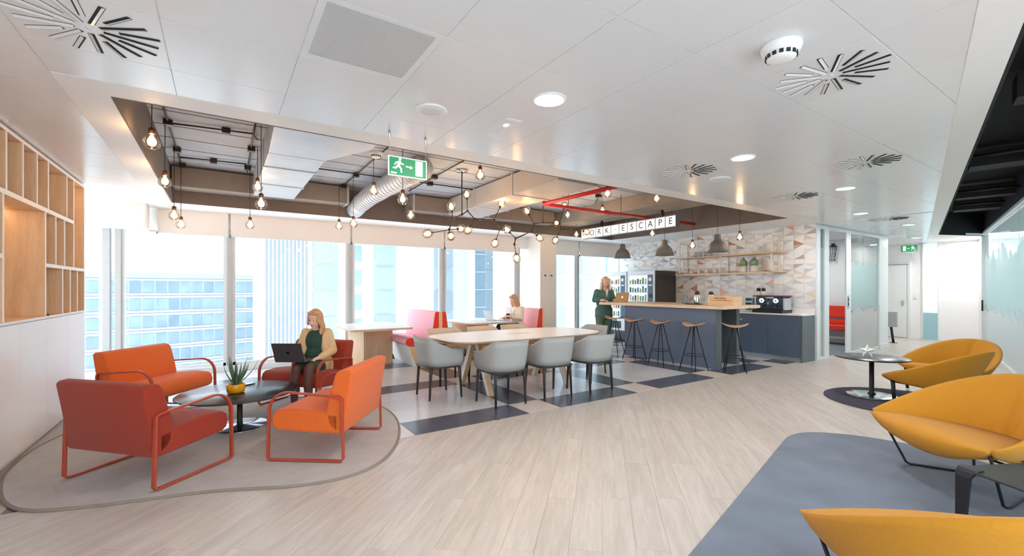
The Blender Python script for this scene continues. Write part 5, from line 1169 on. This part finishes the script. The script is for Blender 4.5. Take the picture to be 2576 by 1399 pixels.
def laptop(label, loc, deg, mat, w=.33, d=.23, tilt=105, logo=None, z=0):
    t = thing('laptop', label, 'laptop', loc, math.radians(deg)); kb = MB().bb((-d / 2, -w / 2, 0), (d / 2, w / 2, .012)).build('base', mat, t, bevel=.004); MB().bb((-d / 2 + .09, -w / 2 + .02, .012), (d / 2 - .02, w / 2 - .02, .0126)).build('keyboard', BLACKM, kb)
    lid = bpy.data.objects.new('lid', MB().bb((0, -w / 2, 0), (.007, w / 2, d)).mesh('lid', mat)); COL.objects.link(lid); lid.parent = t; lid.location = (d / 2, 0, .012); lid.rotation_euler.y = math.radians(tilt - 90)
    MB().bb((-.0008, -w / 2 + .008, .012), (0, w / 2 - .008, d - .008)).build('screen', emis('laptop_screen', (200, 214, 228), .4), lid)
    if logo:
        g = MB(); 
        def disc(cy, cz, r, sy=1.): 
            n = 18; g.add([(.0078, cy + r * sy * math.cos(2 * PI * k / n), cz + r * math.sin(2 * PI * k / n)) for k in range(n)] + [(.007, cy + r * sy * math.cos(2 * PI * k / n), cz + r * math.sin(2 * PI * k / n)) for k in range(n)], [tuple(range(n))] + [(k, (k + 1) % n, n + (k + 1) % n, n + k) for k in range(n)])
        disc(-.007, d * .5, .013, .85); disc(.007, d * .5, .013, .85); disc(0, d * .5 - .006, .011); disc(.004, d * .5 + .02, .005, .6); g.build('logo', logo, lid)
    return t
LG = pm('space_grey_aluminium', (104, 102, 112), .38, metal=.5, var=.03)
fx, fy = math.cos(math.radians(238)), math.sin(math.radians(238))
laptop('dark grey laptop open on the lap of the seated woman', (1.01 + fx * .36 - fy * -.1, 6.01 + fy * .36 + fx * -.1, .565 + RZ), 236, LG, .34, .235, 112, pm('dark_logo', (58, 60, 70), .2, metal=.6))
# ---------------------------------------------------------------- woman in cream with a cup
W2 = thing('person', 'seated woman in a cream top with a lanyard, holding a dark cup', 'person', (5.42, 7.98, 0), math.radians(184))
b = MB(); b.ball((0, 0, .62), (.12, .165, .1)); b.ball((.02, 0, .75), (.1, .13, .12)); b.ball((.03, 0, .9), (.1, .15, .14)); b.cap((.04, 0, 1.02), (.075, 0, 1.1), .05, .043)
limb(b, [(.02, .15, 1.0), (.08, .2, .8), (.28, .15, .82)], [.05, .042, .028]); hand(b, (.29, .148, .825), (.9, -.1, .3), (-.2, .9, .2), -1, 1.0)
limb(b, [(.02, -.15, 1.0), (.08, -.2, .8), (.3, -.12, .79)], [.05, .042, .028]); hand(b, (.31, -.118, .79), (1, .1, -.1), (0, 0, 1), 1, .6)
for s in (-1, 1): limb(b, [(.0, s * .085, .6), (.42, s * .1, .6), (.44, s * .1, .08)], [.085, .06, .038]); b.cap((.44, s * .1, .05), (.57, s * .11, .03), .035, .026)
H2, R2 = head(b, (.115, 0, 1.175), 0.05, math.radians(22), W2, .97)
organic(b, 'body', SKIN, W2, .0065, 4)
CREAM = pm('cream_knit', (240, 224, 204), .9, var=.05, scale=30, bump=.2, bscale=200); m_ = MB()
m_.ball((.0, 0, .63), (.14, .185, .12)); m_.ball((.015, 0, .76), (.12, .155, .13)); m_.ball((.025, 0, .9), (.118, .17, .15)); m_.ball((.03, 0, 1.01), (.075, .13, .05))
limb(m_, [(.02, .155, .99), (.07, .21, .8), (.26, .155, .82)], [.062, .058, .042]); limb(m_, [(.02, -.155, .99), (.07, -.21, .8), (.28, -.13, .79)], [.062, .058, .042]); organic(m_, 'top', CREAM, W2, .009)
m_ = MB(); 
for s in (-1, 1): limb(m_, [(0, s * .085, .6), (.42, s * .1, .605), (.44, s * .1, .08)], [.1, .072, .05])
organic(m_, 'trousers', pm('charcoal_trousers', (70, 66, 74), .85), W2, .01)
for s in (-1, 1): m_ = MB(); m_.cap((.43, s * .1, .04), (.58, s * .11, .03), .042, .03); organic(m_, 'shoe', SHOE, W2, .008)
hair(H2, R2, W2, pm('light_brown_hair', (198, 158, 122), .5, var=.3, scale=8, stretch=(14, 14, 1)), .19, .0, .7)
MB().tube([(.05, .07, 1.03), (.125, .06, .96), (.15, .02, .84), (.15, 0, .8)], .004, 6).tube([(.05, -.07, 1.03), (.125, -.06, .96), (.15, -.02, .84), (.15, 0, .8)], .004, 6).build('lanyard', pm('lanyard_green', (60, 84, 84), .7), W2)
c_ = Matrix.Rotation(math.radians(184), 3, 'Z') @ Vector((.375, .142, 0)); 
t = thing('coffee_cup', 'dark brown paper cup held by the woman in cream', 'cup', (5.42 + c_.x, 7.98 + c_.y, .8)); MB().lathe([(.026, 0), (.03, .005), (.037, .09)], 24).build('cup', pm('brown_paper', (88, 62, 50), .6), t); MB().lathe([(.039, .09), (.039, .1), (.034, .104), (.0005, .105)], 24).build('lid', pm('cup_lid', (60, 44, 40), .4), t); MB().lathe([(.0325, .03), (.036, .07)], 24).build('sleeve_label', pm('label_white', (226, 220, 212), .7), t)
laptop('silver laptop open on the table before the woman in cream', (4.86, 8.05, .752), 184, pm('silver_aluminium', (216, 224, 228), .3, metal=.3), .3, .21, 112, WHITE)
t = thing('notebook', 'blue notebook beside the cup on the window table', 'notebook', (5.02, 7.85, .752), .1); MB().bb((-.1, -.07, 0), (.08, .07, .012)).build('cover', pm('blue_cover', (110, 140, 190), .5), t); MB().bb((-.098, -.068, .012), (.078, .068, .014)).build('pages', WHITE, t)
# ---------------------------------------------------------------- standing woman at the bar
W3 = thing('person', 'standing blonde woman in a green tunic leaning on the far end of the bar', 'person', (7.47, 7.42, 0), math.radians(250))
b = MB(); b.ball((0, 0, .93), (.12, .17, .13)); b.ball((.0, 0, 1.08), (.1, .14, .12)); b.ball((.02, 0, 1.25), (.11, .165, .15)); b.cap((.03, 0, 1.41), (.065, 0, 1.49), .052, .046)
for s in (-1, 1):
    limb(b, [(.01, s * .16, 1.345), (.04, s * .235, 1.16), (.27, s * .14, 1.165)], [.042, .042, .03]); hand(b, (.285, s * .135, 1.163), (.95, -s * .3, -.1), (0, 0, 1), -s, .6)
    limb(b, [(0, s * .09, .88), (.01, s * .1, .47), (-.01, s * .1, .09)], [.1, .065, .04]); b.cap((-.01, s * .1, .05), (.13, s * .12, .03), .04, .028)
H3, R3 = head(b, (.095, 0, 1.575), math.radians(-16), math.radians(16), W3, 1.04, pm('lip_pale', (210, 130, 120), .5), pm('brow_blonde', (178, 140, 104), .8))
organic(b, 'body', SKIN, W3, .007, 4)
TUN = pm('teal_green_jersey', (84, 122, 111), .9, var=.12, scale=14, bump=.2, bscale=200); m_ = MB()
m_.ball((.0, 0, .92), (.16, .215, .16)); m_.ball((0, 0, .8), (.165, .22, .12)); m_.ball((.0, 0, 1.08), (.135, .185, .16)); m_.ball((.012, 0, 1.24), (.128, .19, .16)); m_.ball((.0, 0, 1.37), (.075, .16, .055))
for s in (-1, 1): limb(m_, [(.0, s * .175, 1.355), (.02, s * .24, 1.16), (.18, s * .175, 1.17)], [.068, .062, .05])
organic(m_, 'tunic', TUN, W3, .01)
MB().add([(.136, -.02, 1.38), (.15, .0, 1.22), (.136, .055, 1.39), (.11, .02, 1.43)], [(0, 1, 2, 3)]).add([(.126, -.02, 1.38), (.14, .0, 1.22), (.126, .055, 1.39), (.1, .02, 1.43)], [(0, 1, 2, 3)]).build('cream_undershirt', CREAM, W3)
m_ = MB()
for s in (-1, 1): limb(m_, [(0, s * .09, .88), (.01, s * .1, .47), (-.01, s * .1, .07)], [.125, .085, .065])
organic(m_, 'trousers', pm('green_trousers', (96, 128, 114), .85, var=.1, scale=12), W3, .01)
for s in (-1, 1): m_ = MB(); m_.cap((-.03, s * .1, .045), (.15, s * .12, .03), .046, .032); organic(m_, 'shoe', SHOE, W3, .009)
hair(H3, R3, W3, pm('blonde_hair', (230, 200, 162), .5, var=.3, scale=8, stretch=(14, 14, 1)), .22, .012, 1.6)
laptop('gold laptop open at the end of the bar before the standing woman', (7.52, 6.98, BT), 246, pm('gold_aluminium', (222, 190, 148), .35, metal=.4), .31, .215, 108, emis('lit_logo', (255, 252, 246), 1.5))
